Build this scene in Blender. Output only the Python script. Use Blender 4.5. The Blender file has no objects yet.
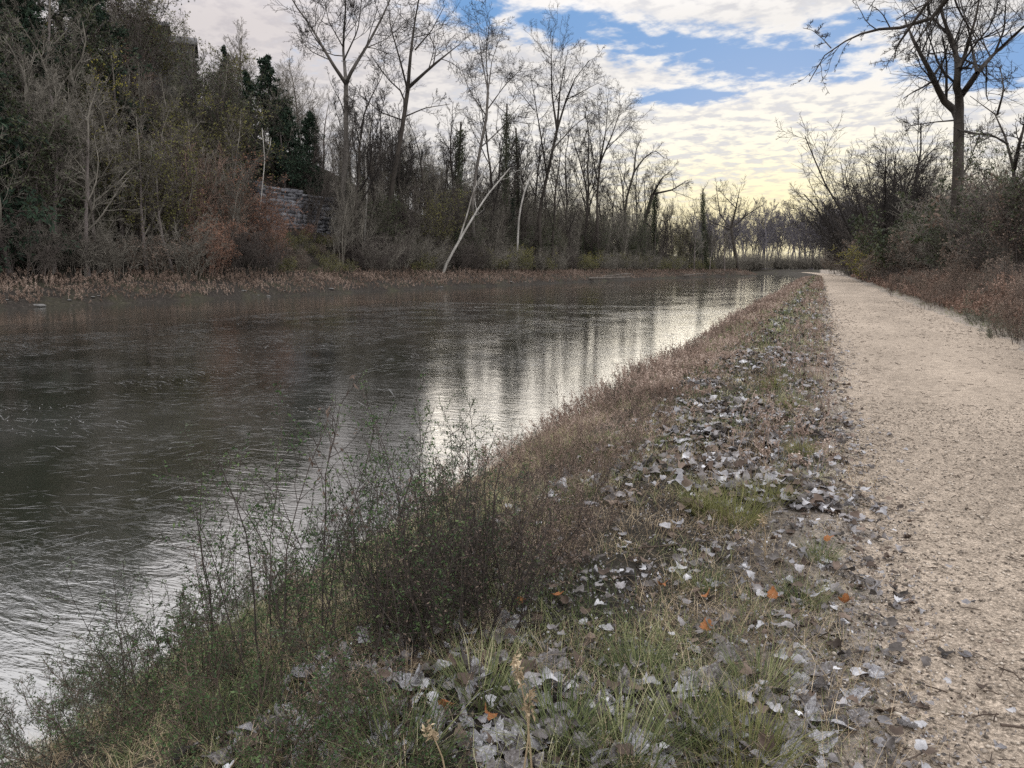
import bpy, math, random
import numpy as np

rng = np.random.default_rng(11)
C = bpy.context.scene.collection
PI = math.pi

# ------------------------------------------------------------------ camera model
F, CX, CY = 760.0, 512.0, 384.0
CAMZ = 1.6
YAW, PITCH = math.radians(21.9), math.radians(8.75)
RIGHT = np.array([math.cos(YAW), math.sin(YAW), 0])
FWDH = np.array([-math.sin(YAW), math.cos(YAW), 0])
FWD = FWDH * math.cos(PITCH) - np.array([0, 0, math.sin(PITCH)])
UP = FWDH * math.sin(PITCH) + np.array([0, 0, math.cos(PITCH)])
EYE = np.array([0, 0, CAMZ])


def ray(px, py):
    d = RIGHT * ((px - CX) / F) + UP * ((CY - py) / F) + FWD
    return d / math.hypot(d[0], d[1])          # unit HORIZONTAL length


def at(px, py, rg):
    """world point seen at a pixel, at horizontal range rg"""
    return EYE + ray(px, py) * rg


def proj(p):
    d = np.asarray(p, float) - EYE
    z = d @ FWD
    return (CX + F * (d @ RIGHT) / z, CY - F * (d @ UP) / z, z)


# ------------------------------------------------------------------ terrain
def hash2(ix, iy):
    v = np.sin(ix * 127.1 + iy * 311.7) * 43758.5453
    return v - np.floor(v)


def vnoise(x, y):
    x = np.asarray(x, float); y = np.asarray(y, float)
    ix, iy = np.floor(x), np.floor(y)
    fx, fy = x - ix, y - iy
    fx = fx * fx * (3 - 2 * fx); fy = fy * fy * (3 - 2 * fy)
    a, b = hash2(ix, iy), hash2(ix + 1, iy)
    c, d = hash2(ix, iy + 1), hash2(ix + 1, iy + 1)
    return (a * (1 - fx) + b * fx) * (1 - fy) + (c * (1 - fx) + d * fx) * fy


def shift(Y):
    Y = np.asarray(Y, float)
    s = np.where(Y > 120, -0.0004 * (Y - 120) ** 2, 0.0)
    return s + np.where(Y > 255, -0.02 * (Y - 255) ** 2, 0.0)


FY = [-80, 10, 25, 66, 113, 150, 180, 200, 208, 216, 235, 300, 900]
FX = [-46, -44, -43, -40, -35.5, -31, -25, -17.5, -15.5, -18, -34, -110, -600]


def xfar(Y):
    Y = np.asarray(Y, float)
    return np.interp(Y, FY, FX) + (vnoise(Y * 0.22, 3.3) - 0.5) * 1.6 + (vnoise(Y * 0.9, 7.3) - .5) * .5


def hill_h(Y):
    return np.interp(Y, [0, 50, 72, 90, 108, 150, 198, 225], [23, 23, 20, 15, 10.5, 8, 5.5, 2.5])


def ground(X, Y):
    X = np.asarray(X, float); Y = np.asarray(Y, float)
    c = X - shift(Y)
    wob = (vnoise(Y * 0.7, 1.7) - 0.5) * 0.45 + (vnoise(Y * 0.17, 9.1) - .5) * .4
    cc = np.where(c < -1.0, c + wob * np.clip((-1.0 - c) / 2, 0, 1), c)
    zn = np.interp(cc, [-9, -4.9, -3.4, -2.8, -2.0, -1.2, 0.15, 0.35, 3.9, 4.2, 5.1, 6.9, 8.8, 14, 24, 900],
                   [-2, -1.7, -0.75, -0.42, -0.06, 0.07, 0.04, 0.0, 0.0, 0.03, 0.22, 0.65, 0.8, 0.4, .3, .3])
    s = xfar(Y) - X
    H = hill_h(Y)
    f = np.interp(s, [5, 9, 13, 15.5, 21, 28, 45, 120], [0, .05, .2, .42, .72, .97, 1.1, 1.2])
    zf = np.interp(s, [-8, -2, 0, 0.7, 2.0, 4.0, 7], [-2, -1.5, -0.75, -0.35, 0.1, 0.5, .8]) + f * H
    zf = zf + np.where(s > 5, (vnoise(X * .15, Y * .15) - .5) * 2.2 * np.clip((s - 5) / 8, 0, 1), 0)
    z = np.maximum(zn, zf)
    off = (c < 0.2) | (c > 4.05)
    bump = (vnoise(X * 1.1, Y * 1.1) - .5) * .10 + (vnoise(X * 4.3, Y * 4.3) - .5) * .045
    return z + np.where(off, bump, (vnoise(X * .8, Y * .5) - .5) * .02)


def gz(x, y):
    return float(ground(x, y))


def on_far(px, s):
    """ground point on the far side seen in the column of a pixel, s metres behind the far water's edge"""
    d = ray(px, CY)
    lo, hi = 20.0, 600.0
    r = np.linspace(20, 330, 1600)
    X, Y = d[0] * r, d[1] * r
    k = np.argmax(X < xfar(Y) - s)
    if k == 0: k = len(r) - 1
    return np.array([X[k], Y[k], gz(X[k], Y[k])]), r[k]


def on_lane(px, c):
    """point in a pixel's column at c metres right of the path's axis line, with its range"""
    d = ray(px, CY)
    r = np.linspace(2, 400, 4000)
    X, Y = d[0] * r, d[1] * r
    g = X - shift(Y) - c
    k = int(np.argmin(np.abs(g)))
    return np.array([X[k], Y[k], gz(X[k], Y[k])]), r[k]


# ------------------------------------------------------------------ mesh builder
class MB:
    def __init__(self):
        self.v, self.f, self.n, self.mi = [], [], 0, []

    def add(self, verts, faces, mi=0):
        verts = np.asarray(verts, float).reshape(-1, 3)
        faces = np.asarray(faces, int)
        if len(faces) == 0: return self
        self.v.append(verts); self.f.append(faces + self.n); self.n += len(verts)
        self.mi.append(np.full(len(faces), mi, int))
        return self

    def mesh(self, name, mats, smooth=False):
        me = bpy.data.meshes.new(name)
        v = np.concatenate(self.v)
        me.vertices.add(len(v)); me.vertices.foreach_set('co', v.astype(np.float32).ravel())
        loops = np.concatenate([f.ravel() for f in self.f])
        tot = np.concatenate([np.full(len(f), f.shape[1], int) for f in self.f])
        st = np.concatenate([[0], np.cumsum(tot)[:-1]])
        me.loops.add(len(loops)); me.loops.foreach_set('vertex_index', loops.astype(np.int32))
        me.polygons.add(len(tot))
        me.polygons.foreach_set('loop_start', st.astype(np.int32))
        me.polygons.foreach_set('loop_total', tot.astype(np.int32))
        me.polygons.foreach_set('material_index', np.concatenate(self.mi).astype(np.int32))
        if smooth: me.polygons.foreach_set('use_smooth', np.ones(len(tot), bool))
        for m in (mats if isinstance(mats, (list, tuple)) else [mats]): me.materials.append(m)
        me.update(calc_edges=True)
        return me

    def build(self, name, mats, parent=None, smooth=False):
        o = bpy.data.objects.new(name, self.mesh(name, mats, smooth))
        C.objects.link(o)
        if parent is not None: o.parent = parent
        return o


def tag(o, label=None, cat=None, group=None, kind=None):
    for k, v in (('label', label), ('category', cat), ('group', group), ('kind', kind)):
        if v: o[k] = v
    return o


def thing(name, label, cat, loc=(0, 0, 0), rz=0.0, group=None, sc=1.0):
    o = bpy.data.objects.new(name, None); C.objects.link(o)
    o.empty_display_size = .2
    o.location = loc; o.rotation_euler = (0, 0, rz)
    o.scale = (sc,) * 3 if np.isscalar(sc) else sc
    return tag(o, label, cat, group)


# ------------------------------------------------------------------ branches, vectorised
def unit(a):
    return a / np.maximum(np.linalg.norm(a, axis=-1, keepdims=True), 1e-9)


def tubes(mb, P, R, sides=3, mi=0, r=rng):
    N, K = P.shape[:2]
    if N == 0: return
    T = unit(np.gradient(P, axis=1))
    ref = unit(r.normal(size=(N, 1, 3)))
    u = unit(np.cross(T, ref)); v = np.cross(T, u)
    a = np.arange(sides) * 2 * PI / sides
    V = P[:, :, None] + R[:, :, None, None] * (np.cos(a)[None, None, :, None] * u[:, :, None] + np.sin(a)[None, None, :, None] * v[:, :, None])
    n = np.arange(N)[:, None, None] * K * sides; k = np.arange(K - 1)[None, :, None] * sides; j = np.arange(sides)[None, None, :]
    j2 = (j + 1) % sides
    Fq = np.stack([n + k + j, n + k + j2, n + k + sides + j2, n + k + sides + j], -1).reshape(-1, 4)
    mb.add(V.reshape(-1, 3), Fq, mi)


def poly(start, d, L, K, wig, trop, r):
    """random-walk polylines: start (N,3), direction (N,3), length (N,)"""
    N = len(start)
    P = np.zeros((N, K, 3)); P[:, 0] = start
    d = unit(d); st = (L / (K - 1))[:, None]
    for k in range(1, K):
        P[:, k] = P[:, k - 1] + d * st
        d = unit(d + r.normal(size=(N, 3)) * wig + np.array([0, 0, trop]))
    return P


def children(P, R, n, t0, t1, ang, lr, rr, K, wig, trop, r, rmin=0.004, taper=.3, lmin=.05):
    N, KP = P.shape[:2]
    seg = np.linalg.norm(np.diff(P, axis=1), axis=-1).sum(1)
    idx = np.repeat(np.arange(N), n)
    t = t0 + (t1 - t0) * ((np.tile(np.arange(n), N) + r.random(N * n)) / n)
    x = t * (KP - 1); k = np.minimum(x.astype(int), KP - 2); f = (x - k)[:, None]
    pos = P[idx, k] * (1 - f) + P[idx, k + 1] * f
    tan = unit(P[idx, k + 1] - P[idx, k])
    rad = R[idx, k] * (1 - f[:, 0]) + R[idx, k + 1] * f[:, 0]
    perp = unit(np.cross(tan, unit(r.normal(size=tan.shape))))
    a = np.radians(r.uniform(ang[0], ang[1], len(idx)))[:, None]
    d = tan * np.cos(a) + perp * np.sin(a)
    L = seg[idx] * r.uniform(lr[0], lr[1], len(idx)) * (1.05 - .6 * t)
    L = np.maximum(L, lmin)
    P2 = poly(pos, d, L, K, wig, trop, r)
    r0 = np.maximum(rad * rr * r.uniform(.7, 1.1, len(idx)), rmin)
    R2 = r0[:, None] * np.linspace(1, taper, K)[None]
    return P2, np.maximum(R2, rmin * .6)


def leaf_quads(mb, pos, size, r, mi=0, asp=.5, droop=0.0, out=None):
    """diamond leaves with a small fold, at the positions"""
    N = len(pos)
    if N == 0: return
    d = unit(r.normal(size=(N, 3)) + np.array([0, 0, -droop]) + (0 if out is None else out))
    w = unit(np.cross(d, unit(r.normal(size=(N, 3)))))
    nrm = np.cross(d, w)
    s = (size * r.uniform(.6, 1.3, N))[:, None]
    a = pos; b = pos + d * s * .5 + w * s * asp * .5 + nrm * s * .1
    c = pos + d * s; e = pos + d * s * .5 - w * s * asp * .5 + nrm * s * .1
    V = np.stack([a, b, c, e], 1).reshape(-1, 3)
    mb.add(V, np.arange(N * 4).reshape(-1, 4), mi)


def pts_on(P, n, r, t0=0.1, t1=1.0, jit=0.0):
    """n random points along every polyline"""
    N, K = P.shape[:2]
    idx = np.repeat(np.arange(N), n)
    x = r.uniform(t0, t1, len(idx)) * (K - 1); k = np.minimum(x.astype(int), K - 2); f = (x - k)[:, None]
    return P[idx, k] * (1 - f) + P[idx, k + 1] * f + r.normal(size=(len(idx), 3)) * jit


def resample(pts, K):
    pts = np.asarray(pts, float)
    d = np.concatenate([[0], np.cumsum(np.linalg.norm(np.diff(pts, axis=0), axis=1))])
    # smooth (Catmull-like) by cubic interpolation through linear + gaussian blur
    t = np.linspace(0, d[-1], K * 4)
    q = np.stack([np.interp(t, d, pts[:, i]) for i in range(3)], 1)
    ker = np.array([1, 2, 3, 2, 1.]) / 9
    qq = np.pad(q, ((2, 2), (0, 0)), mode='edge')
    q2 = np.stack([np.convolve(qq[:, i], ker, 'valid') for i in range(3)], 1)
    q2[0], q2[-1] = q[0], q[-1]
    return q2[np.linspace(0, K * 4 - 1, K).astype(int)]


# ------------------------------------------------------------------ materials
def nodes_of(m):
    m.use_nodes = True
    nt = m.node_tree; nt.nodes.clear()
    return nt, nt.nodes, nt.links


LIFT = {'twig_bark': 1.7, 'reddish_twig': 1.6, 'grey_brown_bark': 1.3, 'haze_tinted_twig_bark': 1.0, 'ivy_leaves': 1.2, 'olive_leaves': 1.2, 'yellow_green_leaves': 1.25,
        'brown_dead_leaves': 1.6, 'dark_bark': .5, 'rusty_leaves': 1.25, 'small_green_leaves': 1.35, 'frosty_green_leaves': 1.3, 'dead_stalks': 1.0, 'straw': 1.3, 'green_grass': 1.9, 'bright_grass': 1.15,
        'evergreen_needles': 1.2, 'dull_fallen_leaves': 1.15, 'frosted_leaves': 1.0}


def mat(name, cols, scale=3.0, rough=.85, island=.6, bump=0.0, bscale=40, transl=0.0, detail=5, stretch=None, spec=.3, emis=None):
    lf_ = LIFT.get(name, 1.0)
    cols = [tuple(min(.8, q * lf_) for q in c) for c in cols]
    m = bpy.data.materials.new(name)
    nt, N, Lk = nodes_of(m)
    out = N.new('ShaderNodeOutputMaterial'); b = N.new('ShaderNodeBsdfPrincipled')
    tc = N.new('ShaderNodeTexCoord'); mp = N.new('ShaderNodeMapping')
    if stretch: mp.inputs['Scale'].default_value = stretch
    nz = N.new('ShaderNodeTexNoise'); nz.inputs['Scale'].default_value = scale; nz.inputs['Detail'].default_value = detail
    nz.inputs['Roughness'].default_value = .65
    Lk.new(tc.outputs['Object'], mp.inputs[0]); Lk.new(mp.outputs[0], nz.inputs['Vector'])
    geo = N.new('ShaderNodeNewGeometry')
    mx = N.new('ShaderNodeMath'); mx.operation = 'MULTIPLY_ADD'
    Lk.new(geo.outputs['Random Per Island'], mx.inputs[0]); mx.inputs[1].default_value = island
    cr = N.new('ShaderNodeMapRange'); cr.inputs[1].default_value = .25; cr.inputs[2].default_value = .75
    cr.inputs[3].default_value = -(island * .5); cr.inputs[4].default_value = 1 - island * .5
    Lk.new(nz.outputs[0], cr.inputs[0]); Lk.new(cr.outputs[0], mx.inputs[2])
    ramp = N.new('ShaderNodeValToRGB'); e = ramp.color_ramp.elements
    while len(e) < len(cols): e.new(.5)
    for i, c in enumerate(cols):
        e[i].position = i / max(1, len(cols) - 1); e[i].color = (*c, 1)
    Lk.new(mx.outputs[0], ramp.inputs[0])
    Lk.new(ramp.outputs[0], b.inputs['Base Color'])
    b.inputs['Roughness'].default_value = rough
    b.inputs['Specular IOR Level'].default_value = spec
    if bump:
        n2 = N.new('ShaderNodeTexNoise'); n2.inputs['Scale'].default_value = bscale; n2.inputs['Detail'].default_value = 6
        Lk.new(mp.outputs[0], n2.inputs['Vector'])
        bp = N.new('ShaderNodeBump'); bp.inputs['Strength'].default_value = bump; bp.inputs['Distance'].default_value = .05
        Lk.new(n2.outputs[0], bp.inputs['Height']); Lk.new(bp.outputs[0], b.inputs['Normal'])
    if transl:
        tr = N.new('ShaderNodeBsdfTranslucent'); Lk.new(ramp.outputs[0], tr.inputs[0])
        mxs = N.new('ShaderNodeMixShader'); mxs.inputs[0].default_value = transl
        Lk.new(b.outputs[0], mxs.inputs[1]); Lk.new(tr.outputs[0], mxs.inputs[2]); Lk.new(mxs.outputs[0], out.inputs[0])
    else:
        Lk.new(b.outputs[0], out.inputs[0])
    return m


M = {}
M['bark'] = mat('dark_bark', [(.035, .028, .022), (.075, .062, .05), (.13, .11, .09)], 2.5, bump=.6, bscale=14, stretch=(1, 1, .25))
M['bark_far'] = mat('grey_brown_bark', [(.055, .046, .042), (.10, .085, .078), (.16, .14, .13)], 2, bump=.3, bscale=10, stretch=(1, 1, .25))
M['twig'] = mat('twig_bark', [(.036, .032, .026), (.085, .077, .063), (.15, .137, .115)], 1.0)
M['twig_olive'] = mat('olive_twig_bark', [(.055, .05, .032), (.11, .105, .07), (.17, .16, .115)], 1.0)
M['twig_mid'] = mat('mid_twig_bark', [(.03, .025, .022), (.07, .058, .05), (.13, .11, .095)], 1.0)
M['twig_dark'] = mat('dark_twig_bark', [(.025, .02, .018), (.05, .04, .034), (.085, .07, .06)], 1.0)
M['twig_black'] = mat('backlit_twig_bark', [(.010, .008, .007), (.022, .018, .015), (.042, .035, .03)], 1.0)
M['twig_haze'] = mat('haze_tinted_twig_bark', [(.07, .066, .075), (.115, .105, .115), (.16, .15, .15)], .5)  # bluish distance haze painted into the bark colour of the far trees
M['twig_red'] = mat('reddish_twig', [(.07, .045, .036), (.13, .085, .065), (.19, .13, .10)], 1.0)
M['pale'] = mat('pale_sycamore_bark', [(.14, .125, .105), (.33, .315, .285), (.52, .50, .46)], 1.6, bump=.2, bscale=12, stretch=(1, 1, .4))
M['syc'] = mat('grey_sycamore_bark', [(.045, .04, .034), (.09, .08, .07), (.17, .155, .135)], 1.2, bump=.4, bscale=10, stretch=(1, 1, .3))
M['needle'] = mat('evergreen_needles', [(.008, .016, .012), (.018, .034, .02), (.035, .055, .03)], 1.5, transl=.1)
M['ivy'] = mat('ivy_leaves', [(.016, .024, .012), (.035, .045, .02), (.07, .075, .032)], 1.2, rough=.6, transl=.15)
M['olive'] = mat('olive_leaves', [(.05, .05, .02), (.11, .11, .035), (.19, .17, .055)], 1.2, transl=.25)
M['yellow'] = mat('yellow_green_leaves', [(.09, .09, .02), (.18, .17, .035), (.30, .24, .05)], 1.2, transl=.25)
M['rust'] = mat('rusty_leaves', [(.08, .042, .028), (.15, .078, .05), (.22, .125, .082)], 1.2, transl=.2)
M['brownleaf'] = mat('brown_dead_leaves', [(.045, .033, .026), (.085, .062, .048), (.14, .105, .08)], 1.2, transl=.15)
M['green'] = mat('small_green_leaves', [(.009, .020, .008), (.032, .062, .020), (.10, .135, .055)], 6, transl=.2, rough=.7)
M['greengrey'] = mat('frosty_green_leaves', [(.02, .028, .018), (.07, .088, .055), (.18, .195, .15)], 6, transl=.2, rough=.7)
M['stalk'] = mat('dead_stalks', [(.035, .025, .02), (.075, .055, .042), (.13, .10, .075)], 4)
M['straw'] = mat('straw', [(.10, .072, .045), (.26, .20, .125), (.52, .43, .30)], 5, transl=.2)
M['pinkweed'] = mat('pinkish_brown_weeds', [(.085, .06, .045), (.29, .21, .165), (.62, .51, .43)], .8, transl=.2, island=.5)
M['drygrass'] = mat('reddish_dry_grass', [(.10, .062, .046), (.24, .155, .115), (.42, .31, .25)], .7, transl=.2, island=.5)
M['russet'] = mat('russet_bank_grass', [(.08, .057, .043), (.21, .15, .115), (.42, .33, .27)], .25, transl=.15, island=.5)
M['grass'] = mat('green_grass', [(.012, .018, .008), (.042, .055, .022), (.115, .125, .055), (.34, .31, .21)], 1.3, transl=.3, island=.5)
M['tuft'] = mat('bright_grass', [(.075, .08, .028), (.15, .155, .055), (.26, .24, .11)], 3, transl=.3)
M['frostleaf'] = mat('frosted_leaves', [(.08, .075, .073), (.19, .183, .19), (.345, .342, .35), (.66, .66, .675)], 9, transl=.1, bump=.3, bscale=60, island=.55)
M['dullleaf'] = mat('dull_fallen_leaves', [(.02, .017, .015), (.075, .066, .06), (.17, .158, .155), (.32, .31, .315)], 9, transl=.1, bump=.3, bscale=60, island=.6)
M['litter'] = mat('brown_litter', [(.03, .022, .017), (.09, .065, .05), (.19, .145, .115)], 9, island=.7)
M['orangeleaf'] = mat('orange_leaves', [(.16, .055, .02), (.28, .11, .04), (.36, .18, .08)], 9, transl=.15, island=.7)
M['stone'] = mat('rubble_stone', [(.045, .045, .05), (.12, .12, .13), (.24, .24, .25)], 1.2, bump=.8, bscale=6, island=.5)
M['rock'] = mat('bank_rock', [(.05, .048, .045), (.11, .107, .10), (.22, .215, .21)], 2, bump=.4, bscale=9)
M['wood'] = mat('weathered_log', [(.05, .042, .035), (.11, .095, .08), (.2, .18, .16)], 3, bump=.5, bscale=18, stretch=(1, 1, .2))
M['roof'] = mat('dark_shingles', [(.05, .05, .052), (.085, .083, .085), (.12, .118, .12)], 3, bump=.3, bscale=12)
M['siding'] = mat('grey_siding', [(.07, .066, .062), (.10, .095, .09), (.13, .125, .12)], 1.5, stretch=(1, 1, 9))
M['brick'] = mat('chimney_brick', [(.10, .06, .05), (.16, .10, .08), (.2, .14, .11)], 8, bump=.3)
M['glass'] = mat('window_glass', [(.03, .035, .04), (.05, .055, .06)], 2, rough=.08, spec=.6)
M['trim'] = mat('white_trim', [(.2, .2, .2), (.3, .3, .3)], 3, rough=.6)


def pebble_mat():
    return mat('gravel_stones', [(.08, .066, .053), (.23, .193, .155), (.52, .46, .385)], 30, rough=.9, island=.9)


def ground_mat():
    m = bpy.data.materials.new('ground_soil')
    nt, N, Lk = nodes_of(m)
    out = N.new('ShaderNodeOutputMaterial'); b = N.new('ShaderNodeBsdfPrincipled'); b.inputs['Roughness'].default_value = .95
    b.inputs['Specular IOR Level'].default_value = .15
    tc = N.new('ShaderNodeTexCoord')
    def noise(s, d=6, rgh=.65):
        n = N.new('ShaderNodeTexNoise'); n.inputs['Scale'].default_value = s; n.inputs['Detail'].default_value = d
        n.inputs['Roughness'].default_value = rgh; Lk.new(tc.outputs['Object'], n.inputs['Vector']); return n
    n1, n2, n3 = noise(.35), noise(6), noise(38)
    r1 = N.new('ShaderNodeValToRGB'); e = r1.color_ramp.elements
    e[0].position, e[0].color = .36, (.014, .012, .010, 1)
    e[1].position, e[1].color = .70, (.19, .165, .14, 1)
    x = e.new(.55); x.color = (.035, .03, .025, 1)
    mxn = N.new('ShaderNodeMix'); mxn.inputs[0].default_value = .5
    Lk.new(n2.outputs[0], mxn.inputs[2]); Lk.new(n3.outputs[0], mxn.inputs[3]); Lk.new(mxn.outputs[0], r1.inputs[0])
    g = N.new('ShaderNodeMix'); g.data_type = 'RGBA'
    mr = N.new('ShaderNodeMapRange'); mr.inputs[1].default_value = .48; mr.inputs[2].default_value = .62
    Lk.new(n1.outputs[0], mr.inputs[0]); 
    ml = N.new('ShaderNodeMath'); ml.operation = 'MULTIPLY'; ml.inputs[1].default_value = .45; Lk.new(mr.outputs[0], ml.inputs[0])
    Lk.new(ml.outputs[0], g.inputs[0]); Lk.new(r1.outputs[0], g.inputs[6]); g.inputs[7].default_value = (.055, .055, .03, 1)
    # gravel dust spilling from the path into the verge
    sx = N.new('ShaderNodeSeparateXYZ'); Lk.new(tc.outputs['Object'], sx.inputs[0])
    ab = N.new('ShaderNodeMath'); ab.operation = 'ABSOLUTE'
    sb = N.new('ShaderNodeMath'); sb.operation = 'SUBTRACT'; sb.inputs[1].default_value = 2.15; Lk.new(sx.outputs[0], sb.inputs[0]); Lk.new(sb.outputs[0], ab.inputs[0])
    mm = N.new('ShaderNodeMath'); mm.operation = 'MULTIPLY_ADD'; mm.inputs[1].default_value = 1.6; Lk.new(n2.outputs[0], mm.inputs[0]); Lk.new(ab.outputs[0], mm.inputs[2])
    md = N.new('ShaderNodeMapRange'); md.inputs[1].default_value = 3.45; md.inputs[2].default_value = 2.75; Lk.new(mm.outputs[0], md.inputs[0])
    rg_ = N.new('ShaderNodeValToRGB'); q = rg_.color_ramp.elements
    q[0].position, q[0].color = .38, (.085, .072, .06, 1); q[1].position, q[1].color = .62, (.46, .40, .335, 1); Lk.new(mxn.outputs[0], rg_.inputs[0])
    gg = N.new('ShaderNodeMix'); gg.data_type = 'RGBA'; Lk.new(md.outputs[0], gg.inputs[0]); Lk.new(g.outputs[2], gg.inputs[6]); Lk.new(rg_.outputs[0], gg.inputs[7])
    Lk.new(gg.outputs[2], b.inputs['Base Color'])
    bp = N.new('ShaderNodeBump'); bp.inputs['Strength'].default_value = .8; bp.inputs['Distance'].default_value = .06
    Lk.new(mxn.outputs[0], bp.inputs['Height']); Lk.new(bp.outputs[0], b.inputs['Normal'])
    Lk.new(b.outputs[0], out.inputs[0])
    return m


def path_mat():
    m = bpy.data.materials.new('path_gravel')
    nt, N, Lk = nodes_of(m)
    out = N.new('ShaderNodeOutputMaterial'); b = N.new('ShaderNodeBsdfPrincipled'); b.inputs['Roughness'].default_value = .92
    b.inputs['Specular IOR Level'].default_value = .2
    tc = N.new('ShaderNodeTexCoord')
    def noise(s, d=6, rgh=.6, st=None):
        n = N.new('ShaderNodeTexNoise'); n.inputs['Scale'].default_value = s; n.inputs['Detail'].default_value = d
        n.inputs['Roughness'].default_value = rgh
        if st:
            mp = N.new('ShaderNodeMapping'); mp.inputs['Scale'].default_value = st
            Lk.new(tc.outputs['Object'], mp.inputs[0]); Lk.new(mp.outputs[0], n.inputs['Vector'])
        else: Lk.new(tc.outputs['Object'], n.inputs['Vector'])
        return n
    big, mid, fine = noise(.7, 4, .6, (1, .35, 1)), noise(9, 6, .7), noise(75, 4, .8)
    vo = N.new('ShaderNodeTexVoronoi'); vo.inputs['Scale'].default_value = 70; Lk.new(tc.outputs['Object'], vo.inputs['Vector'])
    a = N.new('ShaderNodeMix'); a.inputs[0].default_value = .74; Lk.new(mid.outputs[0], a.inputs[2]); Lk.new(fine.outputs[0], a.inputs[3])
    a2 = N.new('ShaderNodeMix'); a2.inputs[0].default_value = .16; Lk.new(a.outputs[0], a2.inputs[2]); Lk.new(big.outputs[0], a2.inputs[3])
    r = N.new('ShaderNodeValToRGB'); e = r.color_ramp.elements
    e[0].position, e[0].color = .38, (.09, .072, .056, 1)
    e[1].position, e[1].color = .60, (.58, .485, .385, 1)
    x = e.new(.475); x.color = (.265, .217, .168, 1)
    Lk.new(a2.outputs[0], r.inputs[0])
    cv = N.new('ShaderNodeMix'); cv.data_type = 'RGBA'; cv.blend_type = 'MULTIPLY'; cv.inputs[0].default_value = .5
    bw = N.new('ShaderNodeRGBToBW'); Lk.new(vo.outputs['Color'], bw.inputs[0])
    mr = N.new('ShaderNodeMapRange'); mr.inputs[3].default_value = .3; mr.inputs[4].default_value = 1.6; Lk.new(bw.outputs[0], mr.inputs[0])
    cc = N.new('ShaderNodeCombineColor')
    for i in range(3): Lk.new(mr.outputs[0], cc.inputs[i])
    Lk.new(r.outputs[0], cv.inputs[6]); Lk.new(cc.outputs[0], cv.inputs[7])
    Lk.new(cv.outputs[2], b.inputs['Base Color'])
    bp = N.new('ShaderNodeBump'); bp.inputs['Strength'].default_value = .9; bp.inputs['Distance'].default_value = .02
    h = N.new('ShaderNodeMath'); h.operation = 'ADD'; Lk.new(a.outputs[0], h.inputs[0]); 
    inv = N.new('ShaderNodeMath'); inv.operation = 'MULTIPLY'; inv.inputs[1].default_value = -.5; Lk.new(vo.outputs['Distance'], inv.inputs[0]); Lk.new(inv.outputs[0], h.inputs[1])
    Lk.new(h.outputs[0], bp.inputs['Height']); Lk.new(bp.outputs[0], b.inputs['Normal'])
    Lk.new(b.outputs[0], out.inputs[0])
    return m


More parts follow.
